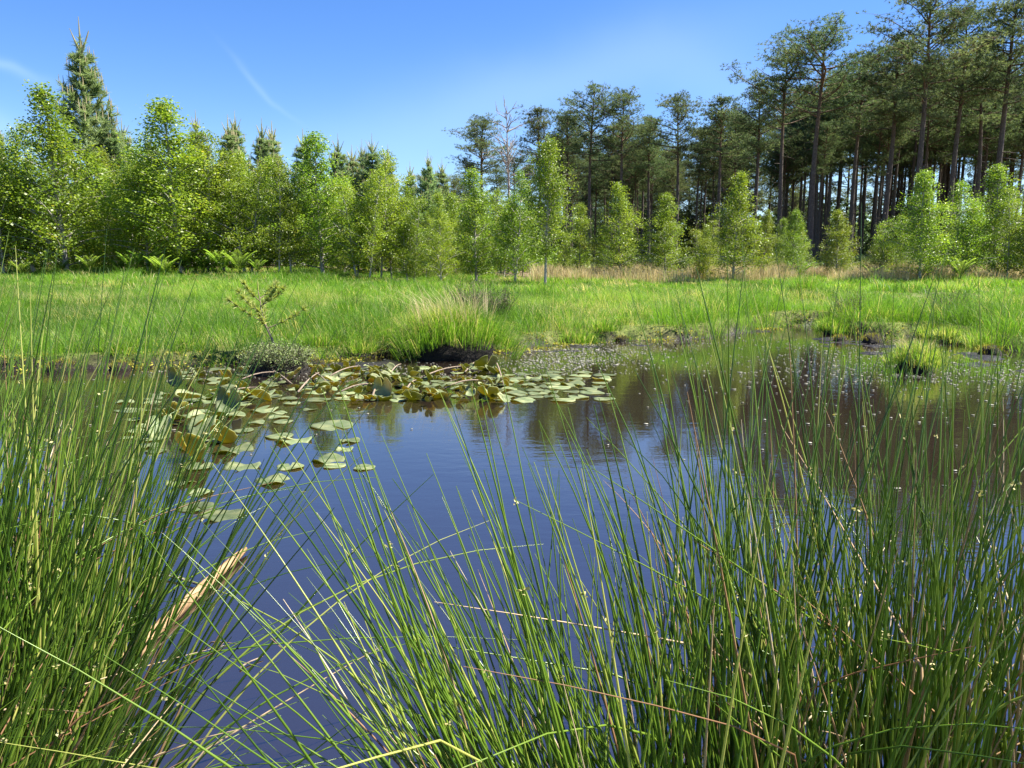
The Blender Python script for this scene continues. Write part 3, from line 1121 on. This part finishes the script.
# ------------------------------------------------------------------ bracken, shrubs, tussocks
rg = np.random.default_rng(5)
mbf = MB()
for k in range(8):
    az = k * .785 + rg.uniform(-.2, .2)
    d = np.array([math.cos(az), math.sin(az), 0])
    ln = rg.uniform(.75, 1.1)
    q = np.linspace(0, 1, 9)[:, None]
    B = d * ln * .6 * q ** 1.3 + np.array([0, 0, 1.0]) * ln * (1.1 * q - .35 * q ** 2.4)
    tube(mbf, B, np.linspace(.008, .003, 9), 3, .3)
    for j in range(15):
        f = .22 + .78 * j / 15
        c = np.array([np.interp(f, q[:, 0], B[:, cc]) for cc in range(3)])
        for s in (-1, 1):
            sd_ = np.array([-d[1], d[0], 0]) * s
            l_ = .26 * (1 - f) ** .8 + .03
            e = c + sd_ * l_ + d * l_ * .35 + np.array([0, 0, .03])
            wv = d * (.028 + .02 * (1 - f))
            mbf.add([c - wv, c + wv, (c + e) / 2 + wv * 1.1 + [0, 0, .01], e, (c + e) / 2 - wv], [[0, 1, 2, 4]], [[4, 2, 3]], .3 + .6 * rg.random())
fern = empty("bracken_fern")
obj("foliage", mbf.data("foliage", M['fern']), fern)
used_fern = False
for i in range(24):
    px = [22, 40, 62, 90, 120, 133, 146, 158, 166, 175, 186, 196, 204, 213, 222, 232, 240, 250, 258, 268, 800, 872, 960, 1000][i]
    Y = (31.5 if px < 300 else 34) + rr.uniform(-1.5, 2.0)
    p = on_ground(px, Y)
    f = fern if i == 0 else copy_tree(fern)
    f.location = p + np.array([0, 0, .1])
    s = rr.uniform(.7, 1.35)
    f.scale = (s, s, s)
    f.rotation_euler = (0, 0, rr.uniform(0, 6.28))
    if px < 300:
        tag(f, "bright green bracken fern below the left birch thicket", "fern", "bracken ferns below the left birches")
    else:
        tag(f, "pale green bracken fern below the right birches", "fern", "bracken ferns below the right birches")


def tussock(name, label, p, r, h, n, wd, mat, a0, a1, peat=None, dry=0, group=None, cat="tussock", lean=(.1, 1.35), seed=1, dryh=1.8):
    rg = np.random.default_rng(seed)
    root = empty(name, p)
    mb = MB()
    nl = 7
    la = np.arange(nl) * 2.4 + rg.uniform(0, 6)
    lc = np.stack([np.cos(la), np.sin(la)], -1) * (r * .62 * np.sqrt((np.arange(nl) + .3) / nl))[:, None]
    lh, lt = rg.uniform(.6, 1.15, nl), rg.normal(size=nl) * .14
    li = rg.integers(0, nl, n)
    th, ra = rg.uniform(0, 6.28, n), r * .55 * np.sqrt(rg.random(n))
    B = np.stack([lc[li, 0] + np.cos(th) * ra, lc[li, 1] + np.sin(th) * ra, np.zeros(n)], -1)
    rad_ = np.hypot(B[:, 0], B[:, 1])
    B[:, 2] = (peat or 0) * np.clip(1 - (rad_ / r) ** 2, 0, 1) ** .5 - .03
    ld = unit(np.stack([np.cos(th) + B[:, 0] / r + rg.normal(size=n) * .5, np.sin(th) + B[:, 1] / r + rg.normal(size=n) * .5], -1))
    le = rg.uniform(*lean, n) * (.35 + .65 * np.minimum(1.2, rad_ / r))
    blades(mb, B, h * lh[li] * rg.uniform(.4, 1.15, n), wd * rg.uniform(.5, 1.1, n), rg.uniform(0, 3.14, n), ld, le,
           np.where(rg.random(n) < .1, rg.uniform(.93, 1, n), np.clip(rg.uniform(a0, a1, n) + lt[li], 0, .93)), .62)
    obj("foliage", mb.data("foliage", mat), root)
    if dry:
        mb = MB()
        th, ra = rg.uniform(0, 6.28, dry), r * .6 * np.sqrt(rg.random(dry))
        B = np.stack([np.cos(th) * ra, np.sin(th) * ra, np.full(dry, (peat or 0) * .8)], -1)
        ld = unit(np.stack([np.cos(th) - .9, np.sin(th) * .6], -1))
        blades(mb, B, h * dryh * rg.uniform(.6, 1.1, dry), wd * 1.0 * np.ones(dry), rg.uniform(0, 3.14, dry), ld, rg.uniform(.1, .8, dry), rg.uniform(0, .8, dry))
        obj("dead_foliage", mb.data("dead_foliage", M['straw']), root)
    if peat:
        mb = MB()
        k, m_ = 20, 8
        V = []
        for i in range(m_ + 1):
            f = i / m_
            rad = r * .66 * math.cos(f * 1.5) ** .5 if f < 1 else .01
            z = -.12 + (peat + .10) * math.sin(f * 1.57)
            for j in range(k):
                aa = j * 2 * math.pi / k
                q = rad * (1 + .14 * (rg.random() - .5) * 2)
                V.append((math.cos(aa) * q, math.sin(aa) * q, z + rg.normal() * .012))
        Q = [[i * k + j, i * k + (j + 1) % k, (i + 1) * k + (j + 1) % k, (i + 1) * k + j] for i in range(m_) for j in range(k)]
        mb.add(V, Q)
        obj("root_mound", mb.data("root_mound", M['peat'], True), root)
    return tag(root, label, cat, group)


GT = "grass tussocks around the pond"
p = at(452, 361); p[1] += .55
tussock("grass_tussock", "large green tussock with long straw coloured tips beside the lily mat", p, .9, .56, 10500, .0065, M['grass'], .05, .8, .42, 240, GT, seed=3, dryh=1.55)
p = at(925, 374); p[1] += .25
tussock("grass_tussock", "small tussock with a shaded front standing in the right shallows", p, .34, .30, 2600, .006, M['grass'], .2, 1, .2, 60, GT, seed=4, dryh=1.3)
for k, (px, Y, r, h, lab) in enumerate([
        (348, 14.6, .42, .5, "vivid dark green tussock in the meadow left of the straw tipped tussock"),
        (805, 23.5, .55, .55, "dark green tussock at the meadow edge behind the inlet"),
        (850, 17.0, .36, .5, "dark tussock with brown roots on the right bank behind the reeds"),
        (832, 15.4, .3, .32, "grassy clump on the point at the mouth of the right shallows"),
        (948, 13.6, .26, .25, "low mossy clump on the mud right of the shaded tussock"),
        (985, 15.0, .5, .4, "wide grassy clump overhanging the right mud edge")]):
    p = on_ground(px, Y)
    p[2] = max(p[2], .02)
    tussock("grass_tussock", lab, p, r, h, 1800, .008, M['grass'], 0, .55 if k < 3 else .9, .12, 0, GT, seed=10 + k)


for k in range(22):
    px = rr.choice([rr.uniform(20, 240), rr.uniform(300, 400), rr.uniform(560, 760), rr.uniform(860, 1020)])
    q = np.array([np.interp(px, [c[0] for c in far_px], [c[1] for c in far_px])])
    p = at(px, float(q[0]))
    p[1] += rr.uniform(.15, .9)
    p[2] = max(.02, float(ground(p[:1], p[1:2])[0]))
    side = "left" if px < 450 else "right"
    tussock("grass_tuft", "rough grass tuft hanging over the %s part of the peat bank" % side, p, rr.uniform(.16, .34), rr.uniform(.25, .42), 700, .007, M['grass'], .0, .9, 0, 0,
            "rough grass tufts along the %s bank" % side, "grass tuft", seed=70 + k)


def heather(label, p, r, h, n, seed, peat=None, green=.3):
    rg = np.random.default_rng(seed)
    root = empty("heather_shrub", p)
    wood, leaf = MB(), MB()
    for i in range(n):
        th, ra = rg.uniform(0, 6.28), r * (.95 if peat else .5) * math.sqrt(rg.random())
        b = np.array([math.cos(th) * ra, math.sin(th) * ra, (peat or 0) * max(.05, 1 - (ra / r) ** 2) ** .5 * .9])
        d = unit(np.array([math.cos(th) * rg.uniform(.1, .9), math.sin(th) * rg.uniform(.1, .9), 1.0]))
        ln = h * rg.uniform(.55, 1.1)
        q = np.linspace(0, 1, 4)[:, None]
        B = b + d * ln * q + rg.normal(size=3) * .05 * q ** 2
        tube(wood, B, np.linspace(.005, .002, 4), 3, .2)
        C = b + d * ln * rg.uniform(.3, 1.05, (26, 1)) + rg.normal(size=(26, 3)) * .035
        leaves(leaf, C, rg.uniform(.014, .034, 26), np.clip(green + rg.normal(size=26) * .25, 0, 1), .2, .5, rg)
    obj("stem", wood.data("stem", M['heather']), root)
    obj("foliage", leaf.data("foliage", M['heather']), root)
    if peat:
        mb = MB()
        k, m_ = 18, 6
        V = []
        for i in range(m_ + 1):
            f = i / m_
            rad = r * 1.05 * math.cos(f * 1.5) ** .5
            for j in range(k):
                aa = j * 2 * math.pi / k
                q = rad * (1 + .15 * (rg.random() - .5) * 2)
                V.append((math.cos(aa) * q, math.sin(aa) * q, -.1 + (peat + .1) * math.sin(f * 1.57) + rg.normal() * .01))
        mb.add(V, [[i * k + j, i * k + (j + 1) % k, (i + 1) * k + (j + 1) % k, (i + 1) * k + j] for i in range(m_) for j in range(k)])
        obj("root_mound", mb.data("root_mound", M['peat'], True), root)
    return tag(root, label, "shrub", "heather shrubs by the water")


p = at(272, 376); p[1] += .3
heather("low grey green heather mound at the water edge under the small pine sapling", p, .36, .24, 260, 5, .17, .85)
heather("dark brown twiggy heather right of the straw tipped tussock", on_ground(496, 14.4) + [0, 0, .05], .32, .62, 110, 6, None, .25)
heather("brown heather sprigs growing out of the straw tipped tussock", on_ground(470, 13.6) + [0, 0, .35], .25, .52, 50, 7, None, .35)
heather("thin brownish heather behind the left reeds on the right bank", on_ground(848, 16.0) + [0, 0, .02], .3, .55, 60, 8, None, .15)
heather("thin brownish heather on the bank above the shaded tussock", on_ground(945, 16.0) + [0, 0, .02], .3, .6, 60, 9, None, .15)

# pine sapling with bare lower stem
rg = np.random.default_rng(3)
wood, leaf = MB(), MB()
p = at(262, 366); p[1] += .2; p[2] = .1
hs_ = at_depth(255, 290, p[1])[2] - .1
tt = np.linspace(0, 1, 8)
P = np.stack([.16 - .25 * tt ** .8 + .02 * np.sin(tt * 8), 0 * tt, hs_ * tt], -1)
P[:, 0] -= .0
tube(wood, P, .016 * (1 - tt) + .005, 6)
for i in range(10):
    t = rg.uniform(.38, .95)
    b = np.array([np.interp(t, tt, P[:, c]) for c in range(3)])
    az = i * 2.4
    ln = .62 * (1.1 - t) + .12
    d = unit(np.array([math.cos(az), math.sin(az) * .8, .35 + rg.uniform(-.1, .3)]))
    q = np.linspace(0, 1, 4)[:, None]
    B = b + d * ln * q + np.array([0, 0, .08]) * q ** 2
    tube(wood, B, np.linspace(.007, .003, 4), 4)
    for f in (.4, .6, .8, 1.0):
        c = b + d * ln * f + np.array([0, 0, .08]) * f * f
        n = 46
        dd = unit(d * .7 + rg.normal(size=(n, 3)) * .7 + np.array([0, 0, .4]))
        s = unit(np.cross(dd, rg.normal(size=(n, 3)))) * .008
        V = np.stack([c - s, c + s, c + dd * rg.uniform(.06, .12, (n, 1))], 1).reshape(-1, 3)
        leaf.add(V, None, np.arange(n)[:, None] * 3 + np.array([[0, 1, 2]]), np.repeat(rg.uniform(.3, .95, n), 3))
tube(leaf, np.stack([P[-1], P[-1] + [0, 0, .06], P[-1] + [0, 0, .13]]), [.012, .01, .003], 4, .8)
root = empty("pine_sapling", p)
obj("trunk", wood.data("trunk", M['twig'], True), root)
obj("crown", leaf.data("crown", M['sapling']), root)
tag(root, "small sparse pine sapling with a bare leaning stem on the left bank", "sapling")

# dark peat hummocks
LUMP = "small dark peat lump with moss on top at the foot of the grassy bank"
for k, (px, py, r, h, lab) in enumerate([(840, 341, .2, .12, LUMP), (872, 343, .26, .16, LUMP), (990, 354, .24, .14, LUMP), (384, 356, .2, .12, LUMP), (316, 366, .22, .1, LUMP), (622, 341, .2, .1, LUMP), (120, 370, .2, .12, LUMP), (60, 371, .24, .14, LUMP), (692, 337, .33, .16, "dark peat lump at the far water edge below the meadow"),
                                         (566, 343, .26, .12, "small dark peat lump right of the straw tipped tussock"),
                                         (745, 331, .22, .12, "dark peat lump at the left side of the inlet mouth")]):
    p = at(px, py)
    tussock("peat_hummock", lab, p, r, h * .6, 260, .006, M['moss'], 0, .8, h, 0, "peat lumps at the water edge", "hummock", seed=40 + k)

# ------------------------------------------------------------------ water lilies
def lily_mesh(name, rad, seed, fold=0.0, cup=0.0, wave=.01):
    rg = np.random.default_rng(seed)
    k, rings = 30, 5
    ang = np.linspace(R(9), R(351), k)
    V = [(0.0, 0.0, 0.0)]
    ph = rg.uniform(0, 6, 3)
    for i in range(1, rings + 1):
        f = i / rings
        for a_ in ang:
            edge = 1 + .05 * math.sin(a_ * 3 + ph[0]) + .025 * math.sin(a_ * 9 + ph[1]) + .012 * rg.normal()
            notch = 1 - .18 * math.exp(-((min(a_, 2 * math.pi - a_)) / .25) ** 2)
            q = rad * f * edge * notch
            V.append((math.cos(a_) * q, math.sin(a_) * q * .92, wave * f * f * math.sin(a_ * 2.5 + ph[2])))
    V = np.array(V)
    if fold or cup:
        y = V[:, 1]
        a_ = np.abs(y) / rad * fold
        V = np.stack([V[:, 0], np.sign(y) * rad * np.sin(a_) / max(fold, 1e-3), V[:, 2] + rad * (1 - np.cos(a_)) / max(fold, 1e-3) + cup * V[:, 0] ** 2 / rad], -1)
    T = [[0, 1 + j, 2 + j] for j in range(k - 1)]
    Q = [[1 + (i - 1) * k + j, 1 + i * k + j, 1 + i * k + j + 1, 1 + (i - 1) * k + j + 1] for i in range(1, rings) for j in range(k - 1)]
    n = len(V)
    Vb = V.copy(); Vb[:, 2] -= .004
    Qb = [[n + q[3], n + q[2], n + q[1], n + q[0]] for q in Q]
    Tb = [[n + t[2], n + t[1], n + t[0]] for t in T]
    rim = [1 + (rings - 1) * k + j for j in range(k)]
    Qs = [[rim[j], n + rim[j], n + rim[j + 1], rim[j + 1]] for j in range(k - 1)]
    QQ = Q + Qb + Qs
    idx = [0] * len(Q) + [1] * len(Qb) + [0] * len(Qs) + [0] * len(T) + [1] * len(Tb)
    return mesh_data(name, np.concatenate([V, Vb]), QQ, T + Tb, None, None, True, [M['lily_top'], M['lily_under']], idx)


flat = [lily_mesh("lily_pad", .12, s, wave=(.004, .012, .02, .006)[s % 4]) for s in range(10)]
curl = [lily_mesh("lily_leaf", .12, 20 + s, fold=.5 + .28 * (s % 4), cup=(-.35, .2, .5)[s % 3]) for s in range(8)]
G1 = "flat lily pads on open water"
G2 = "lily pads of the dense mat"
G3 = "lily pads right of the dense mat"
G4 = "curled lily leaves in the dense mat"


def pad(px, py, wpx, label, group, z=.008):
    p = at(px, py, z)
    rad = wpx * .44 * p[1] / FPX
    o = obj("lily_pad", random.choice(flat), None, p)
    s = rad / .12
    o.scale = (s, s, s)
    o.rotation_euler = (rr.uniform(-.02, .02), rr.uniform(-.02, .02), rr.uniform(0, 6.28))
    return tag(o, label, "lily pad", group)


def leaf_up(px, py, wpx, label, group, tilt=None, rz=None, z=.05, v=None):
    p = at(px, py, z)
    rad = wpx / 2 * p[1] / FPX
    o = obj("lily_leaf", curl[rr.randrange(8) if v is None else v], None, p)
    s = rad / .12
    o.scale = (s, s, s)
    t = R(rr.uniform(25, 80)) if tilt is None else R(tilt)
    o.rotation_euler = (Matrix.Rotation((R(270) + rr.gauss(0, .9) if rr.random() < .7 else rr.uniform(0, 6.28)) if rz is None else R(rz), 3, 'Z') @ Matrix.Rotation(-t, 3, 'Y')).to_euler()
    return tag(o, label, "lily leaf", group)


for px, py, wpx, lab in [
        (196, 506, 44, "left of the two touching pads nearest the camera, in blue water"),
        (222, 514, 52, "nearest large round lily pad, partly behind long reed stems"),
        (272, 480, 42, "single yellowish lily pad floating alone above the two touching pads"),
        (364, 467, 26, "small lily pad farthest out in the open blue water"),
        (329, 459, 40, "pale lily pad left of the one farthest out in open water"),
        (290, 466, 34, "pinkish edged lily pad behind the single yellowish pad"),
        (294, 440, 42, "flat lily pad with ragged edge midway to the dense mat"),
        (243, 466, 42, "wide pale lily pad right of the big folded leaf"),
        (332, 425, 54, "long pale raft like pad just below the dense lily mat"),
        (180, 482, 34, "brown edged lily pad among the left reeds"),
        (200, 492, 30, "brown withered lily pad just above the nearest pads"),
        (232, 449, 50, "broad lily pad directly below the yellow curled leaf")]:
    pad(px, py, wpx, lab, G1)
occupied = []


def scatter_pads(n, box, size, lab, grp, minf=.55, kind='pad', prob=None):
    k = 0
    for _ in range(n * 30):
        if k >= n: break
        px, py = rr.uniform(box[0], box[2]), rr.uniform(box[1], box[3])
        if prob and rr.random() > prob(px, py): continue
        wpx = rr.uniform(*size)
        p = at(px, py)
        rad = wpx / 2 * p[1] / FPX
        if any((p[0] - q[0]) ** 2 + (p[1] - q[1]) ** 2 < ((rad + q[2]) * minf) ** 2 for q in occupied): continue
        if shore_sd([p[0]], [p[1]])[0] > -.15: continue
        if kind == 'pad': occupied.append((p[0], p[1], rad))
        k += 1
        if kind == 'pad': pad(px, py, wpx, lab, grp, .006 + .003 * (k % 4))
        else: leaf_up(px, py, wpx, lab, grp, z=rr.uniform(.02, .07), tilt=rr.triangular(5, 75, 18))


scatter_pads(46, (125, 392, 360, 470), (16, 34), "pale green flat pad in the loose spread between left reeds and mat", "loose spread of flat lily pads", 1.0, 'pad', lambda x, y: .9 if y < 400 + (360 - x) * .28 else .08)
scatter_pads(85, (175, 366, 510, 402), (12, 28), "grey green pad lying in the dense lily mat below the tussock", G2, .62)
scatter_pads(44, (500, 372, 606, 400), (18, 32), "flat pad of the raft right of the dense mat", G3, .8, 'pad', lambda x, y: 1 - (x - 500) / 140)
scatter_pads(125, (185, 366, 505, 400), (8, 18), "olive or yellow curled leaf tilted up from the dense mat", G4, 0, 'leaf', lambda x, y: .25 + .75 * sstep(260, 340, x))
scatter_pads(12, (130, 395, 260, 430), (22, 32), "curled leaf raised above the loose pads near the left reeds", "curled leaves among the loose pads", 0, 'leaf')
UP = "large raised lily leaves on the left"
leaf_up(188, 448, 40, "big dark olive folded leaf standing up left of the yellow curled one", UP, 62, 250, .09, 1)
leaf_up(222, 436, 30, "bright yellow curled leaf raised above the pads", UP, 58, 262, .06, 4)
leaf_up(203, 424, 34, "large shiny pale leaf tilted up behind the dark olive folded one", UP, 40, 80, .1, 0)
leaf_up(229, 402, 30, "pale green leaf folded upright above flat pads near the mat", UP, 70, 95, .08, 5)
leaf_up(178, 376, 22, "pale leaf held high on a stalk by the left bank", UP, 85, 75, .16, 2)
leaf_up(160, 427, 34, "whitish leaf raised among the left reeds", UP, 50, 110, .08, 3)
leaf_up(412, 397, 22, "olive leaf tilted on the near edge of the mat, left one of two", UP, 38, 262, .04, 4)
leaf_up(434, 395, 28, "wide olive leaf rolled over at the near edge of the mat", UP, 32, 275, .04, 0)
leaf_up(488, 394, 26, "dark yellow edged leaf at the right end of the mat", UP, 40, 255, .07, 1)
leaf_up(487, 364, 28, "bright green leaf raised under the straw tipped tussock", UP, 40, 290, .1, 4)
leaf_up(383, 388, 24, "pale white backed leaf standing upright in the middle of the mat", UP, 80, 85, .08, 5)
for k, (x0, y0, x1, y1) in enumerate([(298, 392, 320, 372), (405, 392, 416, 380), (420, 378, 462, 366), (330, 376, 360, 366), (262, 366, 292, 384), (496, 362, 504, 386), (340, 392, 372, 384), (372, 398, 380, 381), (240, 380, 276, 372), (445, 388, 478, 380), (465, 372, 480, 360), (226, 396, 250, 388), (310, 372, 326, 381), (390, 374, 401, 364)]):
    a_, b_ = at(x0, y0, .03), at(x1, y1, .07)
    mb = MB()
    q = np.linspace(0, 1, 6)[:, None]
    tube(mb, a_ + (b_ - a_) * q + np.array([0, 0, .03]) * np.sin(q * 3.1), np.linspace(.011, .006, 6), 5, .5, True)
    tag(obj("dead_stalk", mb.data("dead_stalk", M['twig'], True)), "pale dead stalk lying across the lily mat", "stalk", "dead stalks on the lily mat")

# ------------------------------------------------------------------ driftwood
def log(name, a_, b_, r0, r1, mat, label, cat, seed, bend=.02, kn=10):
    rg = np.random.default_rng(seed)
    mb = MB()
    n = 14
    q = np.linspace(0, 1, n)[:, None]
    d = unit(b_ - a_)
    sd_ = np.array([-d[1], d[0], 0])
    P = a_ + (b_ - a_) * q + sd_ * bend * np.sin(q * 4.2)
    rad = np.linspace(r0, r1, n) * (1 + .07 * rg.normal(size=n))
    rad[-1] *= .55
    tube(mb, P, rad, kn, .5, True)
    V = np.concatenate(mb.V)
    V = V + rg.normal(size=V.shape) * r0 * .035
    mb.V = [V]
    return tag(obj(name, mb.data(name, mat, True)), label, cat)


log("driftwood_log", at(112, 676, .012), at(244, 549, .022), .028, .018, M['peeled_log'], "pale tan peeled branch lying in the water by the left reeds", "log", 1, .008)
log("driftwood_branch", at(135, 573, .012), at(214, 586, .014), .006, .004, M['dead_wood'], "thin dark twig lying across the pale tan branch", "twig", 2, .02, 6)
log("sunken_log", at(140, 592, -.04), at(450, 622, -.06), .038, .028, M['drowned_wood'], "reddish brown log lying just under the water surface", "log", 3, .05)
log("floating_twig", at(240, 668, .006), at(262, 656, .008), .004, .002, M['twig'], "tiny reddish twig floating in the dark water near the middle reeds", "twig", 4, .005, 5)

# ------------------------------------------------------------------ rushes in the foreground
def rush_clump(label, c, rx, ry, n, leanx, leany, spread, lens, dryn, seed, arch=.06, z0=-.05, rad=(.0026, .0042), grad=0.0, group="rush clumps along the near bank"):
    rg = np.random.default_rng(seed)
    root = empty("rush_clump", (c[0], c[1], z0))

    def stems(n, lo, hi, dry):
        th, ra = rg.uniform(0, 6.28, n), np.sqrt(rg.random(n))
        bx, by = np.cos(th) * ra * rx, np.sin(th) * ra * ry
        B = np.stack([bx, by, np.zeros(n)], -1)
        ln = lo * .85 + (hi - lo * .85) * rg.random(n) ** 1.7
        dx = leanx + grad * bx / max(rx, .01) + rg.normal(size=n) * spread
        dy = leany + .12 * by / max(ry, .01) + rg.normal(size=n) * spread * .7
        d = unit(np.stack([dx, dy, np.ones(n)], -1))
        is_arch = rg.random(n) < arch
        bend = np.where(is_arch, rg.uniform(.35, .8, n), rg.uniform(0, .16, n))
        hv = unit(np.stack([dx + rg.normal(size=n) * .12, dy + rg.normal(size=n) * .12, np.zeros(n)], -1))
        t = np.linspace(0, 1, 10)[None, :, None]
        P = B[:, None] + d[:, None] * (ln[:, None, None] * t) + hv[:, None] * (bend * ln)[:, None, None] * t ** 2.2 * .8
        P[..., 2] -= (bend * ln)[:, None] * .55 * t[..., 0] ** 2.6
        kink = rg.random(n) < (.35 if dry else .035)               # snapped stems
        if kink.any():
            f = rg.uniform(.35, .7, n)
            over = np.clip(t[..., 0] - f[:, None], 0, 1)
            az = rg.uniform(0, 6.28, n)
            kd = np.stack([np.cos(az), np.sin(az), rg.uniform(-1.0, -.2, n)], -1)
            P = P + np.where(kink[:, None, None], kd[:, None] * over[..., None] * ln[:, None, None] * .8, 0)
        r = rg.uniform(*rad, n)[:, None] * (1 - .9 * t[0, :, 0][None] ** 1.6) + .0002
        return P, r, ln

    P, r, ln = stems(n, *lens, False)
    mb = MB()
    V, Q = tubes(P, r, 4)
    a_ = np.clip(.48 + rg.normal(size=n) * .28, 0, 1)
    mb.add(V, Q, None, np.repeat(a_, P.shape[1] * 4))
    nq = len(Q)
    C = np.concatenate([P[i, 7] + rg.normal(size=(7, 3)) * .0035 for i in np.where(rg.random(n) < .08)[0]])     # flower knots on the stems
    leaves(mb, C, rg.uniform(.005, .009, len(C)), rg.random(len(C)), .1, .6, rg)
    obj("foliage", mb.data("foliage", None, True, mats=[M['rush'], M['flower']], mat_idx=[0] * nq + [1] * len(C)), root)
    P, r, ln = stems(dryn, lens[0] * .5, lens[1] * .85, True)
    mb = MB()
    V, Q = tubes(P, r, 4)
    mb.add(V, Q, None, np.repeat(rg.random(dryn), P.shape[1] * 4))
    obj("dead_foliage", mb.data("dead_foliage", M['dry_rush'], True), root)
    return tag(root, label, "rush clump", group)


rush_clump("dense dark rush clump filling the left edge, leaning right", (-1.45, 1.72), .46, .45, 860, .12, .05, .12, (.95, 1.5), 100, 1, .05, grad=.07)
rush_clump("low rush clump at the bottom left with stems arching over the water", (-1.10, 1.24), .22, .2, 230, .24, .06, .2, (.6, .95), 90, 2, .22, grad=.2)
rush_clump("sparse taller rush clump behind the dense left one, against the lily pads", (-2.05, 2.6), .42, .45, 260, .06, .0, .11, (.9, 1.42), 70, 3, .04)
rush_clump("few long dark rush stems arching right from the left clump over the water", (-1.0, 1.5), .16, .3, 42, .42, .08, .12, (1.0, 1.4), 6, 8, .1)
rush_clump("fan shaped rush clump in the middle leaning left over the water", (.22, 1.2), .24, .2, 390, -.24, .14, .26, (.75, 1.25), 45, 4, .10, grad=.18)
rush_clump("thick upright rush clump right of the leaning fan", (.60, 1.36), .27, .25, 265, -.02, .05, .12, (1.0, 1.5), 75, 5, .05, grad=.05)
rush_clump("upright rush clump at the right edge with tall tips", (1.04, 1.5), .30, .28, 245, .03, .02, .12, (.95, 1.42), 80, 6, .05, grad=.06)
rush_clump("thin stand of rush tips behind the thick upright clump", (.95, 2.1), .45, .3, 60, .0, .0, .10, (.9, 1.4), 20, 7, .04)

GR = "sparse sedge tufts in the right shallows"
rg = np.random.default_rng(60)
for k, (px, py) in enumerate([(845, 368), (862, 372), (874, 366), (885, 374), (896, 384), (915, 388), (958, 372), (968, 366), (978, 376), (1000, 372)]):
    p = at(px, py)
    mb = MB()
    n = 22
    B = rg.normal(size=(n, 3)) * np.array([.07, .05, 0])
    B[:, 2] = -.02
    blades(mb, B, rg.uniform(.12, .34, n), rg.uniform(.004, .007, n), rg.uniform(0, 3.14, n), unit(rg.normal(size=(n, 2))), rg.uniform(0, .6, n), rg.uniform(.1, .6, n))
    tag(obj("sedge_tuft", mb.data("sedge_tuft", M['grass']), None, p), "thin green sedge tuft in shallow water around the shaded tussock", "sedge", GR)
